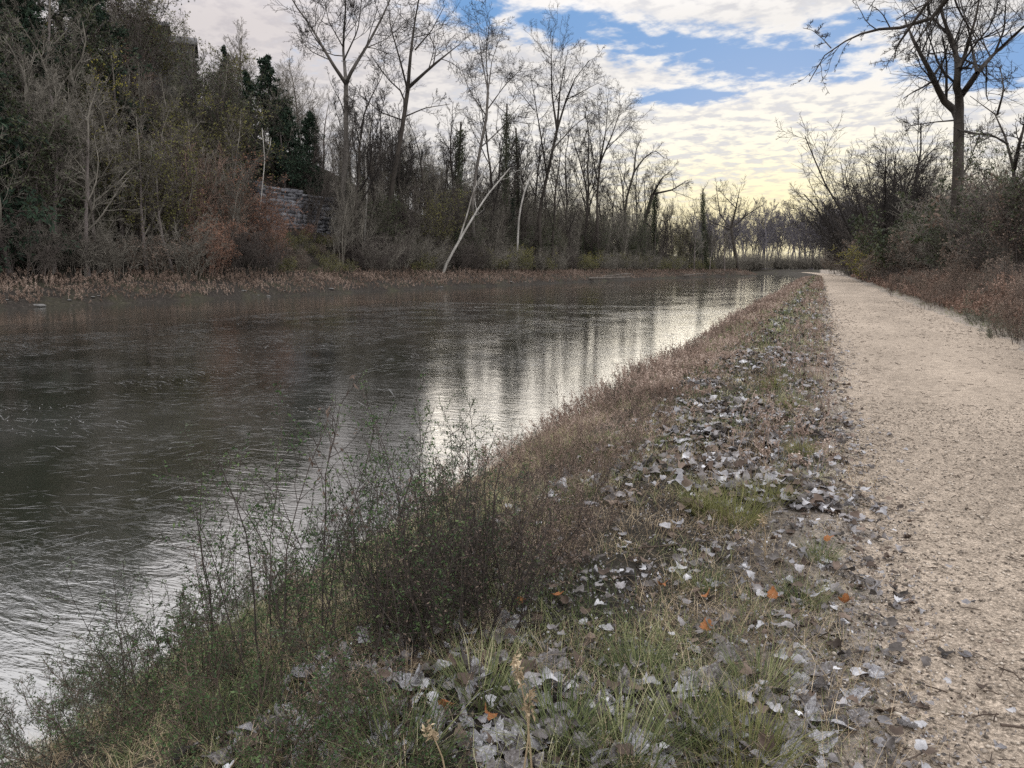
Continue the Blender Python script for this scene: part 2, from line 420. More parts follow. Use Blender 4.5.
def water_mat():
    m = bpy.data.materials.new('thin_ice_water')
    nt, N, Lk = nodes_of(m)
    out = N.new('ShaderNodeOutputMaterial'); b = N.new('ShaderNodeBsdfPrincipled')
    tc = N.new('ShaderNodeTexCoord')
    def noise(s, d=3, rgh=.55, st=(1, 1, 1), rot=0, dist=0):
        n = N.new('ShaderNodeTexNoise'); n.inputs['Scale'].default_value = s; n.inputs['Detail'].default_value = d
        n.inputs['Roughness'].default_value = rgh; n.inputs['Distortion'].default_value = dist
        mp = N.new('ShaderNodeMapping'); mp.inputs['Scale'].default_value = st; mp.inputs['Rotation'].default_value = (0, 0, rot)
        Lk.new(tc.outputs['Object'], mp.inputs[0]); Lk.new(mp.outputs[0], n.inputs['Vector'])
        return n
    def mth(op, a, bb, c=None):
        x = N.new('ShaderNodeMath'); x.operation = op
        for i, q in enumerate((a, bb, c)):
            if q is None: continue
            if hasattr(q, 'outputs'): Lk.new(q.outputs[0], x.inputs[i])
            else: x.inputs[i].default_value = q
        return x
    def rng_(n, a, bb, c=0., d=1.):
        x = N.new('ShaderNodeMapRange'); x.interpolation_type = 'SMOOTHSTEP'
        for i, q in enumerate((a, bb, c, d)): x.inputs[i + 1].default_value = q
        Lk.new(n.outputs[0], x.inputs[0]); return x
    # directions: rows across the line of sight
    patch = rng_(noise(.16, 4, .6, (1, .6, 1), .2), .40, .58)
    ridge1 = noise(2.6, 4, .6, (.55, 1.5, 1), YAW, 1.2)
    ridge2 = noise(7.5, 3, .6, (.4, 1.6, 1), YAW + .35, .8)
    ridge3 = noise(7.5, 3, .6, (.4, 1.6, 1), YAW - .45, .8)
    fine = noise(24, 3, .7, (.6, 1.4, 1), YAW)
    swell = noise(.9, 2, .5)
    h = mth('MULTIPLY', ridge1, .55)
    h = mth('MULTIPLY_ADD', ridge2, .16, h)
    h = mth('MULTIPLY_ADD', ridge3, .16, h)
    h = mth('MULTIPLY', h, mth('MULTIPLY_ADD', patch, .75, .25))
    h = mth('MULTIPLY_ADD', fine, .035, h)
    h = mth('MULTIPLY_ADD', swell, .12, h)
    bp = N.new('ShaderNodeBump'); bp.inputs['Strength'].default_value = .105; bp.inputs['Distance'].default_value = .12
    Lk.new(h.outputs[0], bp.inputs['Height'])
    Lk.new(bp.outputs[0], b.inputs['Normal'])
    # frost on the ice: thin pale scratches where a ridged noise passes its middle
    def line(n, w):
        a = mth('ABSOLUTE', mth('SUBTRACT', n, .5), 0)
        return rng_(a, 0, w, 1, 0)
    l1 = line(noise(3.2, 5, .62, (.35, 1.5, 1), YAW + .3, .6), .018)
    l2 = line(noise(3.2, 5, .62, (.35, 1.5, 1), YAW - .4, .6), .018)
    l = mth('MAXIMUM', l1, l2)
    l = mth('MULTIPLY', l, rng_(noise(.5, 4, .6), .42, .62))
    film = mth('MULTIPLY', rng_(noise(.28, 5, .65, (1, .7, 1)), .4, .7), .18)
    fr = mth('MAXIMUM', mth('MULTIPLY', l, .6), film)
    mx = N.new('ShaderNodeMix'); mx.data_type = 'RGBA'; Lk.new(fr.outputs[0], mx.inputs[0])
    mx.inputs[6].default_value = (.02, .021, .015, 1); mx.inputs[7].default_value = (.20, .20, .195, 1)
    Lk.new(mx.outputs[2], b.inputs['Base Color'])
    rr = mth('MULTIPLY_ADD', fr, .25, .07); Lk.new(rr.outputs[0], b.inputs['Roughness'])
    b.inputs['IOR'].default_value = 2.4
    gl = N.new('ShaderNodeBsdfGlossy'); gl.inputs['Color'].default_value = (.95, .95, .93, 1); gl.inputs['Roughness'].default_value = .06
    Lk.new(bp.outputs[0], gl.inputs['Normal'])
    lw = N.new('ShaderNodeFresnel'); lw.inputs['IOR'].default_value = 2.1
    mxs = N.new('ShaderNodeMixShader'); Lk.new(mth('MULTIPLY', lw, 1.0).outputs[0], mxs.inputs[0])
    Lk.new(b.outputs[0], mxs.inputs[1]); Lk.new(gl.outputs[0], mxs.inputs[2])
    Lk.new(mxs.outputs[0], out.inputs[0])
    return m


# ------------------------------------------------------------------ world, sun, camera
def build_world():
    w = bpy.data.worlds.new('World'); bpy.context.scene.world = w; w.use_nodes = True
    nt = w.node_tree; N, Lk = nt.nodes, nt.links; N.clear()
    out = N.new('ShaderNodeOutputWorld')
    tc = N.new('ShaderNodeTexCoord'); sp = N.new('ShaderNodeSeparateXYZ'); Lk.new(tc.outputs['Generated'], sp.inputs[0])
    def mth(op, a, b=None, c=None, clamp=False):
        x = N.new('ShaderNodeMath'); x.operation = op; x.use_clamp = clamp
        for i, q in enumerate((a, b, c)):
            if q is None: continue
            if isinstance(q, (int, float)): x.inputs[i].default_value = q
            else: Lk.new(q, x.inputs[i])
        return x.outputs[0]
    def mr(v, a, b, c=0., d=1.):
        x = N.new('ShaderNodeMapRange'); x.interpolation_type = 'SMOOTHSTEP'
        for i, q in enumerate((a, b, c, d)): x.inputs[i + 1].default_value = q
        Lk.new(v, x.inputs[0]); return x.outputs[0]
    def mixc(f, a, b):
        x = N.new('ShaderNodeMix'); x.data_type = 'RGBA'
        for i, q in ((0, f), (6, a), (7, b)):
            if isinstance(q, tuple): x.inputs[i].default_value = (*q, 1)
            elif isinstance(q, (int, float)): x.inputs[i].default_value = q
            else: Lk.new(q, x.inputs[i])
        return x.outputs[2]
    zc = mth('ADD', mth('MAXIMUM', sp.outputs[2], 0.0), .11)
    cb = N.new('ShaderNodeCombineXYZ')
    # cloud sheet: rotate so that rows run across the direction of the sun glow
    Lk.new(mth('DIVIDE', sp.outputs[0], zc), cb.inputs[0]); Lk.new(mth('DIVIDE', sp.outputs[1], zc), cb.inputs[1])
    def noise(s, d, rgh, st=(1, 1, 1), rot=0., dist=0., off=0.):
        mp = N.new('ShaderNodeMapping'); mp.inputs['Scale'].default_value = st; mp.inputs['Rotation'].default_value = (0, 0, rot)
        mp.inputs['Location'].default_value = (off, off * .7, 0)
        Lk.new(cb.outputs[0], mp.inputs[0])
        n = N.new('ShaderNodeTexNoise'); n.inputs['Scale'].default_value = s; n.inputs['Detail'].default_value = d
        n.inputs['Roughness'].default_value = rgh; n.inputs['Distortion'].default_value = dist
        Lk.new(mp.outputs[0], n.inputs['Vector']); return n.outputs[0]
    big = noise(.55, 4, .55, off=3.1)
    cell = noise(10.5, 4, .58, (1, 1., 1), .3, .12, 1.3)
    row = noise(1.7, 5, .6, (.7, 1.3, 1), .25, .15, 7.7)
    az = mth('ARCTAN2', sp.outputs[0], sp.outputs[1]); el = mth('ARCSINE', sp.outputs[2])
    def blob(px, py, wpx, hpx, tilt=0.):
        d = ray(px, py); a0 = math.atan2(d[0], d[1]); e0 = math.atan2(d[2], 1)
        da = mth('SUBTRACT', az, a0); de = mth('SUBTRACT', el, e0)
        if tilt: de = mth('MULTIPLY_ADD', da, tilt, de)
        x = mth('DIVIDE', da, wpx / F); y = mth('DIVIDE', de, hpx / F)
        q = mth('ADD', mth('MULTIPLY', x, x), mth('MULTIPLY', y, y))
        return mth('EXPONENT', mth('MULTIPLY', q, -1.0))
    # openings in the cloud sheet
    op = blob(665, 42, 120, 22, .15)
    for a in ((800, 62, 80, 22), (560, 22, 50, 16), (650, 98, 40, 9), (470, 8, 30, 16), (960, 72, 60, 16), (700, 96, 30, 8), (1010, 62, 30, 30), (860, 20, 60, 12)):
        op = mth('ADD', op, blob(*a))
    op = mth('ADD', op, mth('MULTIPLY', mr(el, .33, .6), .32))                     # broken blue overhead
    v = mth('ADD', mth('MULTIPLY', op, .66), mth('MULTIPLY', mth('SUBTRACT', cell, .5), -1.5))
    v = mth('ADD', v, mth('MULTIPLY', mth('SUBTRACT', row, .5), -1.4))
    blue_f = mr(v, .24, .74)
    thin = mr(v, .05, .4)
    # clouds
    sun_g = blob(760, 185, 170, 60)
    sun_w = blob(720, 150, 420, 170)
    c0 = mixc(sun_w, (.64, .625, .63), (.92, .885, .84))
    c1 = mixc(sun_g, c0, (1.05, .97, .74))
    # shaded bellies between the cells
    sh = mr(mth('ADD', mth('MULTIPLY', cell, .72), mth('MULTIPLY', row, .28)), .41, .56)
    c2 = mixc(sh, mixc(sun_w, (.49, .49, .52), (.66, .65, .66)), c1)
    hz = mth('MULTIPLY', mr(el, .17, .03), blob(765, 215, 190, 75))
    c3 = mixc(mth('MULTIPLY', hz, .9), c2, (1.0, .86, .48))
    pink = mth('MULTIPLY', blob(230, 20, 200, 90), .4)
    c4 = mixc(pink, c3, (.62, .53, .53))
    c5 = mixc(mth('MULTIPLY', thin, .25), c4, (.93, .93, .95))
    sky = N.new('ShaderNodeTexSky'); sky.sky_type = 'NISHITA'; sky.sun_disc = False
    sky.sun_elevation = SUN_EL; sky.sun_rotation = SUN_AZ
    sk = N.new('ShaderNodeVectorMath'); sk.operation = 'SCALE'; sk.inputs['Scale'].default_value = 1.0
    Lk.new(sky.outputs[0], sk.inputs[0])
    b1 = N.new('ShaderNodeBackground'); b1.inputs[1].default_value = .05; Lk.new(sk.outputs[0], b1.inputs[0])
    b3 = N.new('ShaderNodeBackground'); b3.inputs[1].default_value = 1.0; b3.inputs[0].default_value = (.19, .40, .76, 1)
    ma = N.new('ShaderNodeMixShader'); ma.inputs[0].default_value = .88; Lk.new(b1.outputs[0], ma.inputs[1]); Lk.new(b3.outputs[0], ma.inputs[2])
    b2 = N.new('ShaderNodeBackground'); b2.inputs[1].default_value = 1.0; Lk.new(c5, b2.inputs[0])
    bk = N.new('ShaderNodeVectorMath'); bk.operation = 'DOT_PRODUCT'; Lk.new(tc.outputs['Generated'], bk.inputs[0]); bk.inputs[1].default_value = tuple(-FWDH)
    Lk.new(mth('ADD', mth('MULTIPLY_ADD', mr(el, .27, .48), 1.75, 1.1), mr(bk.outputs['Value'], -.25, .6, 0, 1.25)), b2.inputs[1])  # out-of-frame sky overhead and behind the camera boosted as added fill light
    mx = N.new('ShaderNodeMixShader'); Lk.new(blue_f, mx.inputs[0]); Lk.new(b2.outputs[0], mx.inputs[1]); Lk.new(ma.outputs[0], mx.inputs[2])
    # below the horizon: dim ground bounce
    bg = N.new('ShaderNodeBackground'); bg.inputs[0].default_value = (.12, .11, .10, 1)
    my = N.new('ShaderNodeMixShader'); Lk.new(mr(sp.outputs[2], -.03, -.005), my.inputs[0])
    Lk.new(bg.outputs[0], my.inputs[1]); Lk.new(mx.outputs[0], my.inputs[2])
    Lk.new(my.outputs[0], out.inputs[0])
    w.cycles.sampling_method = 'MANUAL'; w.cycles.sample_map_resolution = 512


d = ray(775, 170)
SUN_AZ = math.atan2(d[0], d[1]); SUN_EL = math.radians(9)
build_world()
sl = bpy.data.lights.new('sun', 'SUN'); sl.energy = .9; sl.angle = math.radians(50); sl.color = (1, .9, .76)
so = bpy.data.objects.new('sun', sl); C.objects.link(so)
so.rotation_euler = (PI / 2 - SUN_EL, 0, -SUN_AZ + PI)
so.location = (20, 60, 40)

cam = bpy.data.cameras.new('camera'); co = bpy.data.objects.new('camera', cam); C.objects.link(co)
cam.sensor_width = 36; cam.lens = 36 * F / 1024; cam.clip_end = 3000; cam.clip_start = .05
co.location = EYE; co.rotation_euler = (PI / 2 - PITCH, 0, YAW)
bpy.context.scene.camera = co
vs = bpy.context.scene.view_settings
vs.view_transform = 'Standard'; vs.look = 'None'; vs.exposure = 0; vs.gamma = 1
cy = bpy.context.scene.cycles
cy.max_bounces = 5; cy.diffuse_bounces = 3; cy.glossy_bounces = 3; cy.transmission_bounces = 2; cy.transparent_max_bounces = 4
cy.use_denoising = False
bpy.context.scene.render.filter_size = 1.3

# ------------------------------------------------------------------ setting
def grid(xs, ys, zf):
    X, Y = np.meshgrid(xs, ys)
    V = np.stack([X, Y, zf(X, Y)], -1).reshape(-1, 3)
    nx, ny = len(xs), len(ys)
    i = (np.arange(ny - 1)[:, None] * nx + np.arange(nx - 1)[None]).ravel()
    return V, np.stack([i, i + 1, i + nx + 1, i + nx], -1)


xs = np.unique(np.round(np.concatenate([np.linspace(-900, -120, 14), np.linspace(-120, -34, 110), np.linspace(-34, -8, 22), np.linspace(-8, 6, 180),
                                        np.linspace(6, 16, 40), np.linspace(16, 60, 20), np.linspace(60, 900, 10)]), 4))
ys = np.unique(np.round(np.concatenate([np.linspace(-60, -2, 14), np.linspace(-2, 14, 170), np.linspace(14, 45, 120), np.linspace(45, 130, 110),
                                        np.linspace(130, 320, 110), np.linspace(320, 1500, 20)]), 4))
tag(MB().add(*grid(xs, ys, ground)).build('ground', ground_mat(), smooth=True), kind='structure')

wx = [-950, -5.5 + 4]; 
tag(MB().add(*grid(np.linspace(-700, -1.5, 12), np.linspace(-60, 700, 12), lambda X, Y: X * 0 - .75)).build('canal_water', water_mat()), kind='structure')

# path sheet, 4 mm above the ground, with ragged edges
py_ = np.unique(np.concatenate([np.linspace(-2, 14, 700), np.linspace(14, 60, 200), np.linspace(60, 252, 160)]))
n = 25
el = .27 + np.clip((py_ - 5) / 20, 0, 1) * .12 + (vnoise(py_ * 2.3, 2.2) - .5) * .22 + (vnoise(py_ * 9, 4.2) - .5) * .16 + (vnoise(py_ * 23, 5.2) - .5) * .08 + (vnoise(py_ * .4, 8.) - .5) * .2
er = 3.85 + (vnoise(py_ * 1.9, 12.2) - .5) * .3 + (vnoise(py_ * 7, 14.2) - .5) * .12 + (vnoise(py_ * .3, 18.) - .5) * .3
tt = np.linspace(0, 1, n)
Xp = (el[:, None] * (1 - tt) + er[:, None] * tt) + shift(py_)[:, None]
Yp = np.repeat(py_[:, None], n, 1)
Zp = ground(Xp, Yp) + .006 + .02 * np.sin(tt * PI)[None]
i = (np.arange(len(py_) - 1)[:, None] * n + np.arange(n - 1)[None]).ravel()
tag(MB().add(np.stack([Xp, Yp, Zp], -1), np.stack([i, i + 1, i + n + 1, i + n], -1)).build('gravel_path', path_mat(), smooth=True), kind='structure')

# ------------------------------------------------------------------ scatter helpers
def sample(nn, x0, x1, y0, y1, r, ypow=1.0):
    u = r.random(nn) ** ypow
    return r.uniform(x0, x1, nn), y0 + (y1 - y0) * u


def blades(mb, X, Y, h, w, lean, r, mi=0, seg=3, zoff=0.0):
    """curved tapering grass blades rooted on the ground"""
    N = len(X)
    if N == 0: return
    base = np.stack([X, Y, ground(X, Y) + zoff - .005], -1)
    a = r.uniform(0, 2 * PI, N); hd = np.stack([np.cos(a), np.sin(a), np.zeros(N)], -1)
    wd = np.stack([-np.sin(a), np.cos(a), np.zeros(N)], -1)
    ln = lean * r.uniform(.2, 1.5, N); hh = h * r.uniform(.5, 1.3, N)
    t = np.linspace(0, 1, seg + 1)
    ctr = base[:, None] + np.stack([np.zeros(seg + 1), np.zeros(seg + 1), t], -1)[None] * (hh * np.clip(1 - ln * .35, .25, 1))[:, None, None] + hd[:, None] * (hh * ln)[:, None, None] * (t ** 1.8)[None, :, None]
    bend = (t ** 2)[None, :] * (hh * np.clip(ln - .9, 0, 1) * .5)[:, None]
    ctr[:, :, 2] -= bend
    ww = (w * r.uniform(.6, 1.3, N))[:, None, None] * (1 - t * .85)[None, :, None] * .5
    L, Rr = ctr - wd[:, None] * ww, ctr + wd[:, None] * ww
    V = np.stack([L, Rr], 2).reshape(-1, 3)
    k = (seg + 1) * 2
    b0 = (np.arange(N) * k)[:, None] + (np.arange(seg) * 2)[None]
    b0 = b0.ravel()
    mb.add(V, np.stack([b0, b0 + 1, b0 + 3, b0 + 2], -1), mi)


def px_of(X, Y, Z):
    dX, dY, dZ = X - EYE[0], Y - EYE[1], Z - EYE[2]
    z = dX * FWD[0] + dY * FWD[1] + dZ * FWD[2]
    return CX + F * (dX * RIGHT[0] + dY * RIGHT[1]) / z, CY - F * (dX * UP[0] + dY * UP[1] + dZ * UP[2]) / z, z


# ---- verge grass, frost-bitten straw, dead weeds: nobody could count these
r = np.random.default_rng(3)
g = MB()
def patchy(X, Y, s, lo, hi, seed, r):
    v = vnoise(X * s + seed, Y * s + seed * 1.7) * .65 + vnoise(X * s * 2.7 + seed, Y * s * 2.7) * .35
    return r.random(len(X)) < np.clip((v - lo) / (hi - lo), 0, 1)
for (nn, y0, y1, hgt, wid, pw) in ((60000, .8, 6, .105, .0036, 1.3), (46000, 6, 16, .10, .006, 1.2), (26000, 16, 50, .15, .018, 1.2), (12000, 50, 140, .17, .05, 1.2)):
    X, Y = sample(nn, -3.6, .75, y0, y1, r, pw); X = X + shift(Y)
    ok = patchy(X, Y, 1.9, .34, .62, 5., r) & ((X - shift(Y)) < .12 + .45 * r.random(nn) ** 3)
    X, Y = X[ok], Y[ok]
    dens = np.clip((.75 - (X - shift(Y))) / 1.0, .35, 1)
    blades(g, X, Y, np.full(len(X), hgt) * dens, wid, .9, r)
X, Y = sample(16000, 3.6, 5.5, 4, 70, r, 1.5); ok = patchy(X, Y, .7, .3, .6, 2., r) & (X > 3.8 + .4 * r.random(len(X)))
blades(g, X[ok], Y[ok], .10, .012, .9, r)
tag(g.build('grass', M['grass']), 'short frosted green grass growing along the verge of the path', 'grass', kind='stuff')

g = MB()
for (nn, y0, y1, hgt, wid, pw) in ((64000, .8, 6, .12, .0026, 1.3), (42000, 6, 16, .13, .0045, 1.2), (16000, 16, 60, .18, .014, 1.2), (7000, 60, 140, .2, .04, 1.2)):
    X, Y = sample(nn, -3.7, .7, y0, y1, r, pw); X = X + shift(Y)
    ok = patchy(X, Y, 2.1, .26, .66, 15., r) & ((X - shift(Y)) < .1 + .5 * r.random(nn) ** 2)
    blades(g, X[ok], Y[ok], hgt, wid, 1.5, r)
tag(g.build('dead_grass', M['straw']), 'matted straw coloured dead grass on the verge', 'dead grass', kind='stuff')

# pinkish dead weeds along the top of the near bank
g = MB()
def weeds(mb, X, Y, hgt, wid, r, seeds=4, sz=.012):
    N = len(X)
    st = np.stack([X, Y, ground(X, Y)], -1)
    L = hgt * r.uniform(.45, 1.25, N)
    d = np.stack([r.normal(size=N) * .35, r.normal(size=N) * .35, np.ones(N)], -1)
    P = poly(st, d, L, 4, .16, -.02, r)
    R = np.broadcast_to(np.linspace(1, .5, 4)[None], (N, 4)) * (wid * .5)
    tubes(mb, P, R, 3, 0, r)
    P2, R2 = children(P, R, 4, .45, 1, (20, 50), (.18, .4), .7, 3, .1, .05, r, rmin=wid * .35)
    tubes(mb, P2, R2, 3, 0, r)
    leaf_quads(mb, pts_on(P2, seeds, r, .2, 1), sz, r, 0, .6)
for (nn, y0, y1, wid, sd, sz) in ((1100, 5.5, 9, .004, 5, .014), (3400, 9, 20, .007, 5, .022), (3400, 20, 50, .016, 4, .045), (2000, 50, 135, .04, 3, .11)):
    X, Y = sample(nn, -3.3, -1.1, y0, y1, r, 1.2)
    ok = patchy(X, Y, .8, .22, .62, 9., r) & (r.random(nn) < np.clip((-.9 - X) / .8, .15, 1))
    X, Y = X[ok] + shift(Y[ok]), Y[ok]
    weeds(g, X, Y, np.clip(.20 + .12 * (-2.0 - (X - shift(Y))), .11, .36) * (.45 + 1.1 * vnoise(X * .8 + 4, Y * .5)), wid, r, sd, sz)
for (nn, y0, y1, wid, sd, sz) in ((350, 6, 20, .007, 5, .018), (650, 20, 60, .018, 4, .04), (500, 60, 135, .045, 3, .11)):      # along the edge of the path
    X, Y = sample(nn, -.7, .25, y0, y1, r, 1.2); ok = patchy(X, Y, .25, .4, .6, 29., r)
    weeds(g, X[ok] + shift(Y[ok]), Y[ok], .22, wid, r, sd, sz)
tag(g.build('dead_weeds', M['pinkweed']), 'pinkish brown dead weeds matted along the top of the canal bank', 'weeds', kind='stuff')

# reddish dry weeds on the rise right of the path
g = MB()
for (nn, y0, y1, wid, sd, sz) in ((3200, 8, 24, .012, 5, .05), (3000, 24, 50, .022, 4, .08), (2000, 50, 130, .05, 3, .16)):
    X, Y = sample(nn, 4.35, 8.6, y0, y1, r, 1.1); ok = patchy(X, Y, .3, .1, .45, 39., r)
    hh = .25 + .95 * np.clip(vnoise(X[ok] * .9, Y[ok] * .45) - .2, 0, 1) * np.clip((X[ok] - 4.1) / 1.2, .2, 1)
    weeds(g, X[ok] + shift(Y[ok]), Y[ok], hh, wid, r, sd, sz * .8)
tag(g.build('dry_weeds', M['drygrass']), 'reddish brown dead weeds on the rise beside the path', 'weeds', kind='stuff')

# strip of dry grass along the far water's edge
g = MB()
nn = 9500
Y = 8 + 204 * r.random(nn) ** 1.25; S = r.uniform(.25, 6.5, nn); X = xfar(Y) - S
ok = patchy(X, Y, .2, .05, .4, 49., r)
X, Y, S = X[ok], Y[ok], S[ok]
weeds(g, X, Y, .30 + .25 * vnoise(X * .3, Y * .3) + .15 * (S > 3), .035, r, 6, .08)
tag(g.build('bank_grass', M['russet']), 'strip of russet dry grass and weeds along the far water edge', 'dry grass', kind='stuff')


# ------------------------------------------------------------------ fallen leaves
def leaf_shape(size, r):
    """one curled, softly lobed leaf, a small grid bent along and across its midrib"""
    ny, nx = 8, 5
    t = np.linspace(0, 1, ny); u = np.linspace(-1, 1, nx)
    nl = r.integers(2, 4)
    w = (r.uniform(.30, .46) * np.sin(PI * np.clip(t, .02, .985) ** .75) ** .65)
    wl = w * (1 + .25 * np.cos(nl * 2 * PI * t + r.uniform(0, 1.5)) + r.normal(size=ny) * .08)
    wr = w * (1 + .25 * np.cos(nl * 2 * PI * t + r.uniform(0, 1.5)) + r.normal(size=ny) * .08)
    X = np.where(u[None] < 0, u[None] * wl[:, None], u[None] * wr[:, None])
    Y = np.repeat((t - .45)[:, None], nx, 1) + .10 * np.abs(u)[None] * np.cos(nl * 2 * PI * t)[:, None]
    a, b, c, d = r.uniform(-1.2, 1.8), r.uniform(-.8, 1.0), r.normal() * .8, r.uniform(-.1, .35)
    Z = a * X * X + b * Y * Y + c * X * Y + d * np.abs(X) + .05 * np.sin(7 * X + 5 * Y + r.uniform(0, 6)) + r.normal(size=X.shape) * .012
    V = np.stack([X, Y, Z], -1).reshape(-1, 3) * size
    k = (np.arange(ny - 1)[:, None] * nx + np.arange(nx - 1)[None]).ravel()
    return V, np.stack([k, k + 1, k + nx + 1, k + nx], -1)


def rot_z_tilt(V, az, tilt, taz):
    ca, sa = math.cos(az), math.sin(az)
    V = V @ np.array([[ca, sa, 0], [-sa, ca, 0], [0, 0, 1]])
    ax = np.array([math.cos(taz), math.sin(taz), 0])
    c, s = math.cos(tilt), math.sin(tilt)
    return V * c + np.cross(ax, V) * s + ax * (V @ ax)[:, None] * (1 - c)


r = np.random.default_rng(21)
# where leaves lie: lots on the near verge
def litter(nn, y0, y1, pw, size, x0=-1.9, x1=.8):
    X, Y = sample(nn, x0, x1, y0, y1, r, pw)
    ok = patchy(X, Y, 1.3, .15, .8, 70., r) & (r.random(len(X)) < np.clip((X + 1.9) / .9, 0, 1))
    return X[ok] + shift(Y[ok]), Y[ok], size
singles = []
mbs = {'dull': MB(), 'frost': MB(), 'brown': MB()}
for (X, Y, size) in (litter(8500, 1.2, 5, 1.2, .07), litter(11500, 5, 14, 1.2, .074), litter(5500, 14, 40, 1.2, .09), litter(1800, 40, 110, 1.2, .17)):
    Z = ground(X, Y)
    u, v, dep = px_of(X, Y, Z)
    for k in range(len(X)):
        if not (-40 < u[k] < 1064 and 250 < v[k] < 800): continue
        cX = X[k] - shift(Y[k])
        edge = np.clip((cX - .05) / .55, 0, 1)
        if r.random() < edge * .93: continue
        s = size * r.uniform(.35, 1.5) ** 1.15 * (1 - .45 * edge)
        if dep[k] < 4.8 and s > .075: singles.append((X[k], Y[k], Z[k], s, u[k], v[k])); continue
        V, Ft = leaf_shape(s, r)
        V = rot_z_tilt(V, r.uniform(0, 2 * PI), abs(r.normal()) * .3, r.uniform(0, 2 * PI))
        V[:, 2] -= min(0, V[:, 2].min()) * .6
        mbs[('frost' if r.random() < .27 else ('brown' if r.random() < .4 else 'dull'))].add(V + np.array([X[k], Y[k], Z[k] + r.uniform(-.01, .05)]), Ft)
lt = MB(); 
for key, mi in (('dull', 0), ('frost', 1), ('brown', 2)):
    if mbs[key].n: lt.add(np.concatenate(mbs[key].v), np.concatenate(mbs[key].f), mi)
for (nn, y0, y1, sz) in ((34000, 1.2, 6, .017), (22000, 6, 16, .022), (14000, 16, 50, .035)):       # broken crumbs of leaf
    X, Y = sample(nn, -1.8, .85, y0, y1, r, 1.2); ok = patchy(X, Y, 1.7, .1, .8, 33., r) & (r.random(nn) < np.clip((.8 - X) / .5, 0, 1)); X, Y = X[ok], Y[ok]
    P_ = np.stack([X, Y, ground(X, Y) + r.uniform(.004, .03, len(X))], -1); h_ = len(P_) // 2
    leaf_quads(lt, P_[:h_], sz, r, 0, .7, 0, np.array([0, 0, -.2])); leaf_quads(lt, P_[h_:h_ + h_ // 2], sz, r, 2, .7); leaf_quads(lt, P_[h_ + h_ // 2:], sz * .8, r, 1, .7)
tag(lt.build('leaf_litter', [M['dullleaf'], M['frostleaf'], M['litter']], smooth=True), 'grey frosted leaf litter scattered through the grass of the verge', 'leaf litter', kind='stuff')

# the largest leaves one by one
singles.sort(key=lambda q: -q[5] - 2000 * q[3])
singles = singles[:230]
leaf_meshes = {}
for kind_, mname in (('frost', 'frostleaf'), ('dull', 'dullleaf')):
    leaf_meshes[kind_] = []
    for q in range(9):
        V, Ft = leaf_shape(1.0, r)
        mb = MB().add(V, Ft)
        st = poly(np.array([[0, -.4, 0.]]), np.array([[r.normal() * .2, -1, .15]]), np.array([.5]), 4, .15, 0, r)
        tubes(mb, st, np.full((1, 4), .012), 3, 0, r)
        leaf_meshes[kind_].append(mb.mesh('fallen_leaf', M[mname], True))
for (x, y, z, s, u, v) in singles:
    k_ = 'frost' if r.random() < .42 else 'dull'
    o = bpy.data.objects.new('fallen_leaf', leaf_meshes[k_][r.integers(9)]); C.objects.link(o)
    o.location = (x, y, z + r.uniform(-.005, .03)); o.scale = (s,) * 3
    o.rotation_euler = (r.normal() * .45, r.normal() * .45, r.uniform(0, 2 * PI))
    zone = 'beside the gravel path' if u > 760 else ('on the leafy crown of the verge' if u > 600 else 'by the foot of the green weeds')
    if k_ == 'frost': tag(o, f'pale frosted fallen leaf {zone}', 'leaf', f'frosted leaves {zone}')
    else: tag(o, f'dull grey brown fallen leaf {zone}', 'leaf', f'dull leaves {zone}')
# rusty ones that stand out
for (px, py, lab) in ((520, 628, 'rusty orange leaf below the dark weed stems'), (705, 610, 'dark red leaf among grey leaves in mid verge'), (827, 553, 'bright orange leaf near the path edge'),
                      (845, 612, 'small orange leaf at the gravel margin'), (772, 608, 'tan orange leaf above the bright grass tuft'), (447, 738, 'brown orange leaf by the bottom grass'),
                      (705, 648, 'small rust red leaf between pale leaves'), (662, 598, 'orange leaf on the crown of the verge'), (556, 617, 'small orange leaf right of the dark weeds'), (490, 748, 'dull red leaf low in the grass')):
    dd = ray(px, py); rg = CAMZ / -dd[2]; p = EYE + dd * rg; 
    V, Ft = leaf_shape(1, r)
    o = MB().add(V, Ft).build('orange_leaf', M['orangeleaf']); 
    o.location = (p[0], p[1], gz(p[0], p[1]) + .05); o.scale = (.06,) * 3; o.rotation_euler = (r.normal() * .4 + .5, r.normal() * .4, r.uniform(0, 6))
    tag(o, lab, 'leaf', None)

# gravel and crumbs lying on the path
r = np.random.default_rng(5)
g = MB()
X, Y = sample(24000, .1, 3.9, 1.5, 10, r, 1.5)
Z = ground(X, Y) + .012 + .02 * np.sin(np.clip((X - .4) / 3.5, 0, 1) * PI)
s = r.uniform(.003, .010, len(X)) * (1 + .6 * (r.random(len(X)) < .05))
oct_ = np.array([[1, 0, 0], [0, 1, 0], [-1, 0, 0], [0, -1, 0], [0, 0, .7], [0, 0, -.7]], float)
of = np.array([[0, 1, 4], [1, 2, 4], [2, 3, 4], [3, 0, 4], [1, 0, 5], [2, 1, 5], [3, 2, 5], [0, 3, 5]])
jit = 1 + r.normal(size=(len(X), 6, 1)) * .25
a = r.uniform(0, PI, len(X)); ca, sa = np.cos(a), np.sin(a)
O = oct_[None] * jit * s[:, None, None] * np.stack([r.uniform(.7, 1.6, len(X)), np.ones(len(X)), r.uniform(.5, 1, len(X))], -1)[:, None]
O = np.stack([O[..., 0] * ca[:, None] - O[..., 1] * sa[:, None], O[..., 0] * sa[:, None] + O[..., 1] * ca[:, None], O[..., 2]], -1)
V = O + np.stack([X, Y, Z], -1)[:, None]
